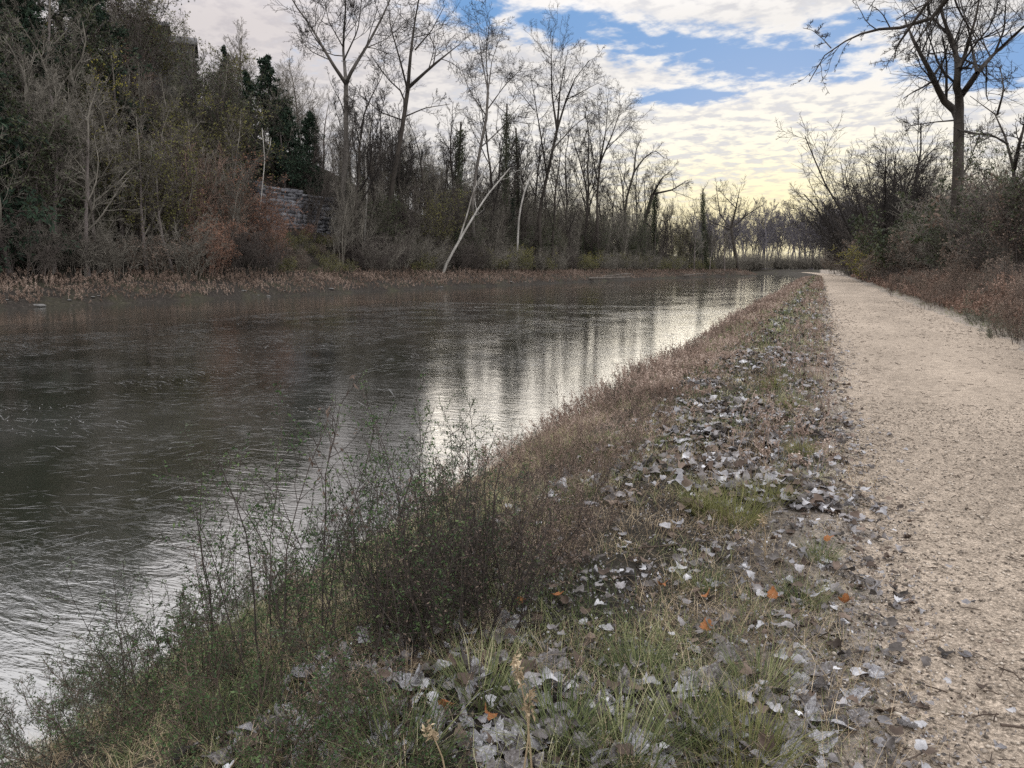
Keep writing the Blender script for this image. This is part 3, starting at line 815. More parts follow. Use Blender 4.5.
g.add(V.reshape(-1, 3), (of[None] + (np.arange(len(X)) * 6)[:, None, None]).reshape(-1, 3))
tag(g.build('gravel', pebble_mat()), 'small loose stones scattered over the gravel path', 'gravel', kind='stuff')
g = MB()
X, Y = sample(3400, .2, 3.6, 1.6, 40, r, 1.6)
keep = r.random(len(X)) < np.clip(np.abs((X - 1.9) / 1.7) ** 1.5 + .25, 0, 1)
X, Y = X[keep], Y[keep]
st = np.stack([X, Y, ground(X, Y) + .03], -1)
P = poly(st, np.stack([r.normal(size=len(X)), r.normal(size=len(X)), r.normal(size=len(X)) * .08], -1), r.uniform(.015, .11, len(X)), 3, .25, 0, r)
tubes(g, P, np.repeat(r.uniform(.0012, .003, len(X))[:, None], 3, 1) * (1 + Y[:, None] * .05), 3, 0, r)
tag(g.build('twig_litter', M['stalk']), 'tiny dark twigs and crumbs littering the gravel path', 'twig litter', kind='stuff')
def fallen_twig(px, py, L, az, rad, lab):
    dd = ray(px, py); p = EYE + dd * (CAMZ / -dd[2])
    P = poly(np.array([[0, 0, 0.]]), np.array([[math.cos(az), math.sin(az), .02]]), np.array([L]), 7, .12, 0, r); P[..., 2] = np.abs(P[..., 2]) * .3
    R = np.linspace(1, .4, 7)[None] * rad
    mb = MB(); tubes(mb, P, R, 5, 0, r)
    P2, R2 = children(P, R, 3, .3, .9, (30, 60), (.15, .35), .6, 4, .1, 0, r, rmin=.001); P2[..., 2] = np.abs(P2[..., 2]) * .5
    tubes(mb, P2, R2, 4, 0, r)
    o = mb.build('fallen_twig', M['stalk']); o.location = (p[0], p[1], gz(p[0], p[1]) + .03); tag(o, lab, 'twig')
fallen_twig(1000, 732, .13, .2, .006, 'short dark twig lying on the gravel path')
fallen_twig(900, 545, .16, .4, .003, 'thin twig lying on the path beside the verge')
fallen_twig(640, 560, .45, .5, .006, 'bare grey stick lying across the verge leaves')


# ------------------------------------------------------------------ prototypes
class Proto:
    """part name -> mesh; placed as an Empty with one child per part"""
    def __init__(self, name, cat, parts): self.name, self.cat, self.parts = name, cat, parts
    def place(self, loc, rz=0., sc=1., label='', group=None, tilt=(0, 0)):
        t = thing(self.name, label, self.cat, loc, rz, group, sc)
        t.rotation_euler = (tilt[0], tilt[1], rz)
        for pn, me in self.parts:
            o = bpy.data.objects.new(pn, me); C.objects.link(o); o.parent = t
        return t


def crown_levels(mbk, P, R, r, ns, angs, lrs, trops, rmins, Ks, mi=0, rrs=(.6, .6, .6, .6), t0=.2, sides=3, wig=.16):
    last = P
    for n, a, l, tr, rm, K, rr in zip(ns, angs, lrs, trops, rmins, Ks, rrs):
        P, R = children(P, R, n, t0, 1., a, l, rr, K, wig, tr, r, rmin=rm)
        tubes(mbk, P, R, sides, mi, r)
        last = P; t0 = .15
    return last


def bare_tree_proto(seed, H, rad, mats, spread=1.0, twig=.009, dens=1.0, clear=.3, name='bare_tree', ivy=0, fork=True):
    r = np.random.default_rng(seed)
    tr, cr = MB(), MB()
    P0 = poly(np.zeros((1, 3)) - [[0, 0, .4]], np.array([[r.normal() * .06, r.normal() * .06, 1]]), np.array([H * .72]), 9, .06, .05, r)
    R0 = np.linspace(1, .42, 9)[None] * rad; R0[0, 0] *= 1.35
    tubes(tr, P0, R0, 8, 0, r)
    # main limbs
    n1 = int(r.integers(6, 10))
    P1, R1 = children(P0, R0, n1, clear, .98, (20 * spread, 48 * spread), (.5, .85), .58, 7, .13, .12, r, rmin=.02)
    Pt = poly(P0[:, -1], P0[:, -1] - P0[:, -2], np.array([H * .30]), 7, .12, .05, r); Rt = np.linspace(.42, .1, 7)[None] * rad
    P1 = np.concatenate([P1, Pt]); R1 = np.concatenate([R1, Rt])
    tubes(cr, P1, R1, 5, 0, r)
    crown_levels(cr, P1, R1, r, (int(7 * dens), int(6 * dens), int(5 * dens)), ((25, 60), (25, 60), (25, 65)), ((.3, .6), (.3, .6), (.35, .7)), (.08, .05, .03),
                 (twig * 1.5, twig, twig * .75), (5, 4, 3), rrs=(.55, .55, .6))
    parts = [('trunk', tr.mesh('trunk', mats[0], True)), ('crown', cr.mesh('crown', mats[1]))]
    if ivy:
        iv = MB(); n = int(2600 * ivy)
        pts = pts_on(P0, n, r, .02, min(1, .55 + .25 * ivy)); o_ = r.normal(size=(n, 3)) * np.array([1, 1, .2]); pts = pts + unit(o_) * (rad * 1.0 + r.gamma(2, .14, n))[:, None]
        leaf_quads(iv, pts, .20, r, 0, .7, .6)
        parts.append(('ivy', iv.mesh('ivy', M['ivy'])))
    return Proto(name, 'tree', parts)


def thicket_proto(seed, H, nst, base, mats, angs=((20, 60), (25, 70), (25, 70)), trs=(.03, 0., 0.), twig=.006, leaf=None, nleaf=0, lsize=.08, name='bare_shrub', levels=(7, 6, 3), spread=.45, cat='shrub', droop=.02, wig=.17, stem=.02, lpart='foliage', jit=.03):
    r = np.random.default_rng(seed)
    mb = MB()
    a = r.uniform(0, 2 * PI, nst); rr = base * np.sqrt(r.random(nst))
    st = np.stack([rr * np.cos(a), rr * np.sin(a), np.full(nst, -.15)], -1)
    d = np.stack([np.cos(a) * spread * r.uniform(0, 1.3, nst), np.sin(a) * spread * r.uniform(0, 1.3, nst), np.ones(nst)], -1)
    P = poly(st, d, H * r.uniform(.5, 1.1, nst), 7, wig * .7, -droop, r)
    R = np.linspace(1, .3, 7)[None] * (stem * r.uniform(.5, 1.2, nst))[:, None]
    tubes(mb, P, R, 4, 0, r)
    last = crown_levels(mb, P, R, r, levels, angs, ((.3, .6), (.35, .7), (.35, .7)), trs, (twig * 1.3, twig, twig * .8), (4, 3, 3), wig=wig)
    parts = [('stems', mb.mesh('stems', mats))]
    if leaf:
        lf = MB(); leaf_quads(lf, pts_on(last, nleaf, r, .1, 1, jit), lsize, r, 0, .55, .4)
        parts.append((lpart, lf.mesh(lpart, leaf)))
    return Proto(name, cat, parts)


def conifer_proto(seed, H, rad, narrow=.28, name='evergreen_tree', dens=1.0):
    r = np.random.default_rng(seed)
    tr, cr, nd = MB(), MB(), MB()
    P0 = poly(np.zeros((1, 3)) - [[0, 0, .4]], np.array([[0, 0, 1.]]), np.array([H]), 10, .02, .05, r)
    R0 = np.linspace(1, .08, 10)[None] * rad
    tubes(tr, P0, R0, 7, 0, r)
    n = int(90 * dens)
    t = .06 + .93 * (np.arange(n) + r.random(n)) / n
    pos = P0[0, 0] + np.stack([np.interp(t, np.linspace(0, 1, 10), P0[0, :, i]) for i in range(3)], -1) - P0[0, 0]
    a = r.uniform(0, 2 * PI, n)
    L = H * narrow * (1.04 - t) ** .8 * r.uniform(.45, 1.2, n) * (.75 + .5 * np.sin(a * 2 + t * 9) ** 2)
    P1 = poly(pos, np.stack([np.cos(a), np.sin(a), .25 - .5 * (1 - t)], -1), L, 6, .1, .02, r)
    R1 = np.linspace(1, .2, 6)[None] * (L * .012 + .01)[:, None]
    tubes(cr, P1, R1, 3, 0, r)
    P2, R2 = children(P1, R1, 8, .15, 1, (30, 65), (.25, .5), .5, 4, .12, -.02, r, rmin=.008)
    tubes(cr, P2, R2, 3, 0, r)
    pts = np.concatenate([pts_on(P2, int(7 * dens), r, .05, 1, .05), pts_on(P1, int(10 * dens), r, .3, 1, .08)])
    leaf_quads(nd, pts, .42, r, 0, .32, .5)
    cro = cr.mesh('crown', M['twig_dark'])
    return Proto(name, 'tree', [('trunk', tr.mesh('trunk', M['bark'], True)), ('crown', cro), ('foliage', nd.mesh('foliage', M['needle']))])


bf = (M['bark_far'], M['twig'])
T_BARE = [bare_tree_proto(s, 16, .22, bf, spread=sp, dens=1.3, twig=.015) for s, sp in ((1, 1.), (2, 1.2), (3, .85), (4, 1.0), (5, 1.3))]
T_DARK = [bare_tree_proto(s, 16, .22, (M['bark'], M['twig_dark']), spread=sp, ivy=iv, dens=1.3, twig=.016) for s, sp, iv in ((11, 1., .7), (12, 1.2, .4), (13, .9, 1.))]
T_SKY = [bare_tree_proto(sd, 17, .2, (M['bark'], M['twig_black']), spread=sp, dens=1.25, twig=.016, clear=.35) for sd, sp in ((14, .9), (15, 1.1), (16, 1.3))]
T_SPREAD = [bare_tree_proto(s, 17, .30, (M['bark'], M['twig_dark']), spread=1.35, dens=1.5, clear=.12, twig=.016) for s in (21, 22, 23)]
T_WOOD = [bare_tree_proto(s, 19, .2, (M['twig_haze'], M['twig_haze']), spread=1.0, clear=.3, twig=.03, dens=1.2) for s in (31, 32, 33)]
UPR = ((12, 40), (18, 55), (20, 60)); UTR = (.10, .07, .04)
T_SAP = [thicket_proto(sd, 10, 6, .9, m, twig=.013, name='sapling_clump', levels=(12, 7, 4), spread=.20, cat='sapling', stem=.075, angs=UPR, trs=UTR, wig=.13)
         for sd, m in ((41, M['twig']), (42, M['twig_olive']), (43, M['twig_mid']), (44, M['twig_red']))]
T_SAPV = [thicket_proto(sd, 10, 8, 1.2, M['twig_mid'], twig=.013, leaf=lf, nleaf=nl_, lsize=.2, name='vine_tangle', levels=(13, 8, 4), spread=.28, cat='tangle', stem=.06, droop=.05)
          for sd, lf, nl_ in ((51, M['ivy'], 1), (52, M['brownleaf'], 1), (53, M['olive'], 1), (54, M['yellow'], 1), (55, M['rust'], 1), (56, M['ivy'], 2))]
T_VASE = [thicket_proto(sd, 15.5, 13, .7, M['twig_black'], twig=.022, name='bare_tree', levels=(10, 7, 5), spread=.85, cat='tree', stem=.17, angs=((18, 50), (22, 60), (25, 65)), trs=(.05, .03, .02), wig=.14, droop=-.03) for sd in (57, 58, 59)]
S_BARE = [thicket_proto(s, 3.8, 26, 1.2, m, twig=.010, levels=(8, 6, 3), stem=.025) for s, m in ((61, M['twig']), (62, M['twig_mid']), (63, M['twig']))]
S_BROWN = [thicket_proto(s, 3.0, 22, 1.2, M['twig'], twig=.010, leaf=M['brownleaf'], nleaf=1, lsize=.14, name='brown_shrub', levels=(7, 6, 3)) for s in (66, 67)]
S_OLIVE = [thicket_proto(s, 3.0, 22, 1.1, M['twig'], twig=.006, leaf=M['olive'], nleaf=1, lsize=.12, name='olive_shrub', levels=(7, 6, 3)) for s in (71, 72)]
S_YELL = [thicket_proto(73, 4.2, 16, .9, M['twig'], twig=.006, leaf=M['yellow'], nleaf=1, lsize=.13, name='yellow_shrub', levels=(7, 6, 3))]
S_RUST = [thicket_proto(s, 4.5, 20, 1.2, M['twig_red'], twig=.006, leaf=M['rust'], nleaf=1, lsize=.13, name='rusty_shrub', levels=(7, 6, 3)) for s in (76, 77)]
S_IVY = [thicket_proto(s, 4.2, 22, 1.2, M['twig_dark'], twig=.007, leaf=M['ivy'], nleaf=2, lsize=.16, name='ivy_mound', levels=(8, 6, 3), droop=.08) for s in (81, 82)]
T_CON = [conifer_proto(91, 17, .25, .24, dens=1.3), conifer_proto(92, 13, .2, .22), conifer_proto(93, 15, .24, .34, dens=1.4)]

def leafy(seed, H, nst, base, leaf, stem_m, nleaf=4, lsize=.018, levels=(9, 5), spread=.35, name='leafy_weed', twig=.0014, stem=.004, cat='weed', droop=.01):
    r = np.random.default_rng(seed); mb = MB()
    a = r.uniform(0, 2 * PI, nst); rr = base * np.sqrt(r.random(nst))
    st = np.stack([rr * np.cos(a), rr * np.sin(a), np.full(nst, -.1)], -1)
    d = np.stack([np.cos(a) * spread * r.uniform(0, 1.4, nst), np.sin(a) * spread * r.uniform(0, 1.4, nst), np.ones(nst)], -1)
    P = poly(st, d, H * r.uniform(.45, 1.1, nst), 8, .09, -droop, r); R = np.linspace(1, .35, 8)[None] * (stem * r.uniform(.6, 1.2, nst))[:, None]
    tubes(mb, P, R, 4, 0, r)
    last = crown_levels(mb, P, R, r, levels, ((25, 60), (25, 65)), ((.18, .4), (.3, .55)), (.03, .01), (twig * 1.3, twig), (5, 4), wig=.14)
    lf = MB(); leaf_quads(lf, np.concatenate([pts_on(last, nleaf, r, .1, 1, .004), pts_on(P, 8, r, .4, 1, .006)]), lsize, r, 0, .42, .3)
    return Proto(name, cat, [('stems', mb.mesh('stems', stem_m)), ('foliage', lf.mesh('foliage', leaf))])


W_GREEN = [leafy(s, 1.15, 8, .22, m, M['twig_dark'], spread=.24) for s, m in ((101, M['green']), (102, M['greengrey']), (103, M['green']))]
W_LOW = [leafy(s, .5, 14, .28, m, M['stalk'], spread=.8, lsize=.0145) for s, m in ((105, M['greengrey']), (106, M['green']))]
W_DARK = [leafy(107, .85, 14, .16, M['green'], M['twig_dark'], nleaf=1, lsize=.016, stem=.005), leafy(108, .9, 12, .18, M['brownleaf'], M['twig_dark'], nleaf=1, lsize=.018, stem=.005)]
W_DEAD = [leafy(s, .7, 12, .22, M['pinkweed'], M['stalk'], nleaf=3, lsize=.014, name='dead_weed') for s in (109, 110)]
W_STALK = [leafy(s, 1.35, 1, .01, M['brownleaf'], M['twig_dark'], nleaf=2, lsize=.035, levels=(14, 2), name='tall_stalk', cat='stalk', stem=.007, spread=.1, twig=.002) for s in (111, 112, 113)]


r = np.random.default_rng(77)
ZONES = [(-200, 90, 'below the dark evergreens'), (90, 205, 'below the house on the bluff'), (205, 266, 'left of the stone wall'),
         (266, 348, 'in front of the stone wall'), (348, 430, 'just past the stone wall'), (430, 520, 'around the leaning trunk'), (520, 590, 'past the leaning trunk'),
         (590, 680, 'behind the stranded log'), (680, 772, 'on the wooded point'), (772, 1500, 'at the far bend')]
ORD = ['first', 'second', 'third', 'fourth', 'fifth', 'sixth', 'seventh', 'eighth', 'ninth', 'tenth', 'eleventh', 'twelfth', 'thirteenth', 'fourteenth', 'fifteenth', 'sixteenth', 'seventeenth', 'eighteenth', 'nineteenth', 'twentieth']
PLACED = []           # (object, look, where or None)


def put(proto, p, sc, look, where=None, group=None, tilt=(0, 0)):
    o = proto.place(tuple(p), r.uniform(0, 2 * PI), sc, '', group, tilt)
    PLACED.append((o, look, where))
    return o


def far_p(px, s):
    p, rg = on_far(px, s); return p


# rows of brush and saplings on the far bank
def far_row(y0, y1, step, s0, s1, choose, jit=.6):
    y = y0
    while y < y1:
        yy = y + r.uniform(-jit, jit); s = r.uniform(s0, s1)
        x = float(xfar(yy)) - s
        u, v, dd = proj((x, yy, 1))
        if -60 < u < 800: choose(x, yy, gz(x, yy) - .1, u, s)
        y += step * (1 + max(0, yy - 60) * .006)


def brush(x, y, z, u, s):
    q = r.random()
    g_ = 'brush lining the far bank'
    sc = r.uniform(.7, 1.25)
    if u < 205:
        pr, lk = (S_BARE[r.integers(3)], 'bare grey brown brush') if q < .7 else (S_BROWN[r.integers(2)], 'brown leafed brush')
    elif u < 270:
        pr, lk = (S_RUST[r.integers(2)], 'rusty leafed brush') if q < .55 else (S_BARE[1], 'bare reddish brush')
    elif u < 350:
        pr, lk = (S_OLIVE[r.integers(2)], 'low olive green brush') if q < .55 else (S_BROWN[r.integers(2)], 'low brown leafed brush'); sc *= .55
    elif u < 480:
        pr, lk = (S_BARE[r.integers(3)], 'bare grey brush') if q < .75 else (S_OLIVE[0], 'sparse olive brush')
    elif u < 600:
        pr, lk = (S_OLIVE[r.integers(2)], 'olive green leafed brush') if q < .5 else (S_BARE[r.integers(3)], 'bare grey brush')
    else:
        pr, lk = (S_OLIVE[1], 'dull olive brush') if q < .3 else (S_BARE[0], 'bare grey brush')
    put(pr, (x, y, z), sc, lk, None, g_)


far_row(8, 210, 2.4, 5.4, 7.0, brush)
far_row(8, 210, 2.8, 7.4, 9.4, brush)


def saps(x, y, z, u, s):
    if 142 < u < 212 and s > 25.5: return
    if 255 < u < 345 and s < 24 and r.random() < .6: return
    if 254 < u < 352 and s < 15.6 and r.random() < .8: return
    q = r.random()
    if 70 < u < 150 and 11 < s < 20 and q < .6: put(T_SAPV[3], (x, y, z), r.uniform(.7, 1.1), 'yellow green leafed tangle', None, 'yellow tangles under the evergreens')
    elif 185 < u < 262 and s < 13 and q < .38: put(T_SAPV[4], (x, y, z), r.uniform(.75, 1.15), 'tall rusty leafed tangle', None, 'rusty tangles left of the wall')
    elif u < 90 and q < .45: put(T_SAPV[5], (x, y, z), r.uniform(.9, 1.25), 'tall ivy hung tangle', None, 'tangles on the far bank')
    elif u < 260 and q < .55: put(T_SAPV[r.choice([0, 1, 2, 2])], (x, y, z), r.uniform(.8, 1.2), 'tall vine hung tangle', None, 'tangles on the far bank')
    elif u > 360 and q < .22: put(T_SAPV[r.choice([0, 2, 5])], (x, y, z), r.uniform(.55, .95), 'green leafed tangle', None, 'tangles on the far bank')
    elif u > 360 and q < .36: put(T_DARK[r.integers(3)], (x, y, z), r.uniform(.45, .8), 'dark tree with ivied trunk', None, 'ivied trees on the slope')
    else: put(T_SAP[r.choice([0, 0, 0, 1, 2, 2, 3]) if u < 330 else r.choice([0, 0, 0, 1, 2, 2])], (x, y, z), r.uniform(.6, 1.05) if u < 350 else r.uniform(.72, 1.18), 'slender bare sapling clump', None, 'saplings on the far bank')


for s0, s1, st in ((8, 10, 3.0), (10, 12.5, 3.0), (12.5, 15, 3.0), (15.5, 19, 3.0), (19, 24, 3.2), (24, 30, 3.4)):
    far_row(12, 205, st, s0, s1, saps)


def ridge(x, y, z, u, s):
    if 140 < u < 215 and s < 32: return
    q = r.random()
    sc = r.uniform(.5, .85) * (1.0 if u < 330 else .95)
    if q < .3: put(T_DARK[r.integers(3)], (x, y, z), sc, 'dark bare ridge tree with ivied trunk', None, 'bare trees along the ridge')
    else: put(T_BARE[r.integers(5)], (x, y, z), sc, 'bare brown ridge tree', None, 'bare trees along the ridge')


far_row(30, 205, 5.0, 27, 34, ridge, 1.5)
far_row(14, 205, 7.0, 12, 24, ridge, 1.5)


# tall dense trees at the frame's left
for px, s, pr, sc, lk in ((4, 7, T_CON[0], 1.1, 'tall dark evergreen at the end of the bank'), (48, 16, T_CON[2], .95, 'broad dark evergreen high on the bluff'), (122, 17, T_CON[2], .98, 'tall dark evergreen beside the house'),
                          (92, 24, T_CON[0], .9, 'dark evergreen behind the tall one by the house'), (240, 27, T_CON[1], .66, 'pointed blue green spruce on the skyline'),
                          (283, 17, T_CON[2], .88, 'black ragged evergreen standing over the stone wall'), (318, 17, T_CON[2], .62, 'low dark evergreen right of the ragged one'), (212, 27, T_CON[1], .5, 'small dark evergreen right of the house'),
                          (264, 18, T_CON[1], .8, 'narrow dark evergreen left of the ragged one'), (300, 16.5, T_CON[2], .6, 'squat dark evergreen directly above the wall'), (508, 12, T_CON[1], .8, 'dark ivy choked evergreen above the leaning trunk')):
    o = put(pr, far_p(px, s), sc, lk, '')
for k in range(40):
    px = 352 + 400 * (k + r.uniform(-.4, .4)) / 40; s = r.uniform(7, 20)
    p, rg_ = on_far(px, s)
    yt = np.interp(px, [350, 380, 420, 460, 500, 550, 600, 640, 700, 750], [40, 30, 62, 85, 66, 62, 95, 142, 186, 200])
    sc = (at(px, yt, rg_)[2] - p[2]) / 17 * r.uniform(.52, .92)
    put(T_SKY[r.integers(3)], p, sc, 'fine twigged dark tree against the sky', None, 'dark trees against the sky')
for px, s, sc in ((146, 24, .62), (160, 23, .5), (198, 25, .6), (209, 24, .55), (20, 6, .8), (38, 8, .9), (64, 6.5, .85), (80, 11, 1.), (108, 7, .8), (134, 9, .85), (155, 6.5, .75), (172, 11, .7), (192, 8, .7), (218, 9, .75), (236, 12, .7), (30, 14, .9), (150, 15, .6), (228, 17, .7), (52, 7.5, 1.), (97, 6, .85), (122, 10, .9), (181, 6.2, .6), (205, 12, .8), (246, 8, .6), (12, 11, 1.), (72, 15, 1.)):
    put(T_BARE[r.integers(5)], far_p(px, s), sc, 'grey trunked bare tree in the tangle', None, 'bare trees in the tangle')
for px, s, sc in ((85, 12, 1.5), (130, 11, 1.2), (105, 14, 1.3)):
    put(S_YELL[0], far_p(px, s), sc, 'yellow green leafed shrub high in the tangle', '', 'yellow shrubs under the evergreens')
for px, s, sc, lk in ((545, 8, .9, 'bright olive shrub arching beside the broken pale trunk'), (520, 7, .9, 'yellow green shrub behind the leaning trunk'), (590, 6, .8, 'yellow green shrub on the bank left of the log')):
    put(S_YELL[0], far_p(px, s), sc, lk, '')
for px, s, sc in ((255, 9, 1.15), (262, 11, 1.3), (240, 10, 1.2), (215, 9, 1.2)):
    put(S_RUST[r.integers(2)], far_p(px, s), sc, 'tall rust red leafed shrub left of stone wall', '', 'rusty shrubs by the wall')

for k in range(14):
    px = 266 + 84 * (k + r.uniform(0, 1)) / 14
    put(S_OLIVE[r.integers(2)] if r.random() < .45 else (S_BROWN[r.integers(2)] if r.random() < .7 else S_RUST[0]), far_p(px, r.uniform(9, 12.2)), r.uniform(.35, .6), 'low scrub under the stone wall', None, 'scrub under the stone wall')
# wooded point and far woods
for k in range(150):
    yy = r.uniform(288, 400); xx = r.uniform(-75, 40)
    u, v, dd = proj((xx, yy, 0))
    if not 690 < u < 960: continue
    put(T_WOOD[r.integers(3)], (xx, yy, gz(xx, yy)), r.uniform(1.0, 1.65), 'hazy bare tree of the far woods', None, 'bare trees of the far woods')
for k in range(60):
    yy = r.uniform(282, 292); xx = -14 - .02 * (yy - 255) ** 2 + r.uniform(2, 40)
    put(S_BARE[2], (xx, yy, gz(xx, yy)), r.uniform(.9, 1.6), 'hazy bare brush under the far woods', None, 'brush under the far woods')
for px, s, sc in ((690, 5, .75), (705, 4, .6), (720, 5, .8), (738, 4, .8), (750, 3, .65), (765, 6, .6)):
    p = far_p(px, s)
    put(T_BARE[r.integers(5)], p, sc, 'bare tree standing over the wooded point', None, 'trees of the wooded point')

# ------------------------------------------------------------------ hero trees
def hero(name, label, px_base, base, rg, limbs, mats, levels=(8, 6, 5, 3), twig=.010, K=9, depth=.10, seed=1, trunk_n=1, rmul=1.0, ivy=0.0, group=None, lr=(.3, .6), sides=8, trop=.06, t0=.25, lrs=None):
    """a tree whose main limbs follow polylines given as picture columns and rows at one range; the first trunk_n limbs are the trunk"""
    r = np.random.default_rng(seed)
    t = thing(name, label, 'tree', tuple(base), 0, group)
    P, R = [], []
    jitd = {}
    for i, (pts, r0, r1) in enumerate(limbs):
        w = []
        for j, q in enumerate(pts):
            if q is None: w.append(np.array(base) - [0, 0, .4]); continue
            key = tuple(q)
            if key not in jitd:
                jitd[key] = 0 if i < trunk_n else r.normal() * depth * rg * .12 + (0 if j == 0 else r.normal() * depth * rg * .25)
            w.append(at(q[0], q[1], rg + jitd[key]))
        if i >= trunk_n and tuple(pts[0] or ()) == tuple(limbs[0][0][-1] or ()) and r0 > .12: r0 = max(r0, .93 * limbs[0][2])
        P.append(resample(w, K)); R.append(r1 + (r0 - r1) * (1 - np.linspace(0, 1, K)) ** 1.25)
    P, R = np.array(P) - np.array(base), np.array(R) * rmul
    tr, cr = MB(), MB()
    tubes(tr, P[:trunk_n], R[:trunk_n], sides, 0, r)
    tr.build('trunk', mats[0], t, True)
    if len(P) > trunk_n: tubes(cr, P[trunk_n:], R[trunk_n:], 7, 0, r)
    src_P = P[trunk_n:] if len(P) > trunk_n else P; src_R = R[trunk_n:] if len(P) > trunk_n else R
    n = len(levels)
    if lrs is None: lrs = [lr] * n
    Ls = np.linalg.norm(np.diff(src_P, axis=1), axis=-1).sum(1); big_ = Ls > .4 * Ls.max()
    for sel, f_ in ((big_, 1.0), (~big_, .45)):
        if not sel.any(): continue
        lv = (max(2, int(levels[0] * f_)),) + tuple(levels[1:])
        crown_levels(cr, src_P[sel], src_R[sel], r, lv, [(25, 60)] * n, lrs, [trop] * n, [twig * 1.6, twig * 1.2, twig, twig * .8][:n], (6, 5, 4, 3)[:n], mi=1, rrs=(.5, .55, .6, .6), t0=t0)
    cr.build('crown', [mats[0], mats[1]], t)
    if ivy:
        iv = MB(); nn = int(1800 * ivy)
        pts = pts_on(P[:trunk_n], nn // trunk_n, r, .03, .95); pts = pts + unit(r.normal(size=pts.shape) * np.array([1, 1, .2])) * (R.max() * 1.0 + r.gamma(2, .13, len(pts)))[:, None]
        leaf_quads(iv, pts, .2, r, 0, .7, .6); iv.build('ivy', M['ivy'], t)
    return t


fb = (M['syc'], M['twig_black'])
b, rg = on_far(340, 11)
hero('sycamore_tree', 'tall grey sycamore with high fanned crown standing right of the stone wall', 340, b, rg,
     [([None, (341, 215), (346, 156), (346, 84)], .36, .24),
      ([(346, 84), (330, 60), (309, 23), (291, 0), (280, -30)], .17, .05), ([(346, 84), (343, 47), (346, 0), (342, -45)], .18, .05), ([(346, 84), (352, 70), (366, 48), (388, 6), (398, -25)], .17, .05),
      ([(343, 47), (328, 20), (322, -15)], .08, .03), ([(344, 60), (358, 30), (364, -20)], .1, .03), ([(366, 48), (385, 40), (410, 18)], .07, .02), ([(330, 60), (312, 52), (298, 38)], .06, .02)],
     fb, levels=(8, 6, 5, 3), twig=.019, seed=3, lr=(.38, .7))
b, rg = on_far(386, 10)
hero('bare_tree', 'dark forked tree leaning right, second tall tree past the stone wall', 386, b, rg,
     [([None, (389, 203), (396, 164), (404, 117), (408, 88)], .36, .24),
      ([(408, 88), (410, 59), (415, 20), (424, -30)], .2, .06), ([(408, 88), (420, 77), (437, 62), (461, 43)], .15, .04), ([(404, 117), (404, 94), (387, 78), (371, 55)], .14, .04),
      ([(408, 92), (400, 60), (390, 25), (388, -10)], .13, .04), ([(415, 50), (432, 30), (445, 5)], .1, .03), ([(404, 117), (425, 108), (450, 104)], .1, .03), ([(402, 120), (380, 112), (362, 96)], .1, .03)],
     (M['bark'], M['twig_black']), levels=(8, 6, 5, 3), twig=.019, seed=4, lr=(.38, .7))
b, rg = on_far(366, 9)
hero('dead_snag', 'thin crooked pale snag between the two tall trees', 366, b, rg,
     [([None, (367, 191), (365, 156), (371, 121)], .14, .07), ([(365, 156), (360, 140), (357, 128)], .05, .03)], (M['pale'], M['pale']), levels=(3,), twig=.015, seed=5)
b, rg = on_far(476, 9)
hero('bare_tree', 'slim grey tree with upswept crown above the leaning trunk', 476, b, rg,
     [([None, (472, 200), (480, 148), (487, 117), (488, 92)], .30, .18), ([(488, 92), (482, 60), (478, 30)], .12, .03), ([(488, 92), (492, 60), (502, 32)], .12, .03), ([(487, 110), (505, 85), (522, 68)], .1, .03),
      ([(487, 117), (470, 92), (462, 70)], .1, .03), ([(488, 95), (486, 50), (490, 20)], .1, .03), ([(480, 148), (500, 130), (520, 105)], .1, .03)],
     fb, levels=(8, 6, 5, 3), twig=.019, seed=6, lr=(.38, .7))
b, rg = on_far(540, 8)
hero('bare_tree', 'dark leaning tree with wide crown, right of the broken pale trunk', 540, b, rg,
     [([None, (539, 213), (547, 176), (557, 130)], .36, .22), ([(557, 130), (566, 100), (575, 78), (590, 60)], .18, .05), ([(557, 130), (552, 95), (551, 60), (553, 36)], .16, .04), ([(547, 176), (540, 130), (534, 95), (530, 72)], .15, .04),
      ([(566, 100), (585, 90), (600, 82)], .1, .03), ([(557, 130), (560, 90), (568, 50)], .14, .04), ([(552, 150), (575, 125), (595, 110)], .12, .03), ([(534, 110), (522, 95), (514, 85)], .08, .03)],
     (M['bark'], M['twig_black']), levels=(8, 6, 5, 3), twig=.019, seed=7, lr=(.38, .7))
b, rg = on_far(596, 8)
hero('bare_tree', 'upright dark tree with fine spreading crown above the log', 596, b, rg,
     [([None, (597, 197), (600, 163)], .3, .2), ([(600, 163), (606, 130), (608, 98)], .14, .04), ([(600, 163), (612, 135), (622, 105)], .14, .04), ([(597, 180), (591, 144), (585, 112)], .14, .04), ([(600, 163), (600, 130), (597, 100)], .12, .03), ([(606, 150), (625, 130), (632, 118)], .1, .03)],
     (M['bark'], M['twig_black']), levels=(8, 6, 5, 3), twig=.019, seed=8, lr=(.38, .7))
b, rg = on_far(624, 8)
hero('bare_tree', 'dark tree leaning right with hooked top, past the log', 624, b, rg,
     [([None, (625, 204), (634, 172)], .32, .22), ([(634, 172), (644, 158), (655, 150), (664, 158)], .18, .06), ([(634, 172), (636, 150), (640, 140)], .14, .04), ([(628, 190), (620, 168), (618, 150)], .12, .04)],
     (M['bark'], M['twig_black']), levels=(11, 7, 5), twig=.017, seed=9, lr=(.3, .55), ivy=.5)
b, rg = on_far(640, 7)
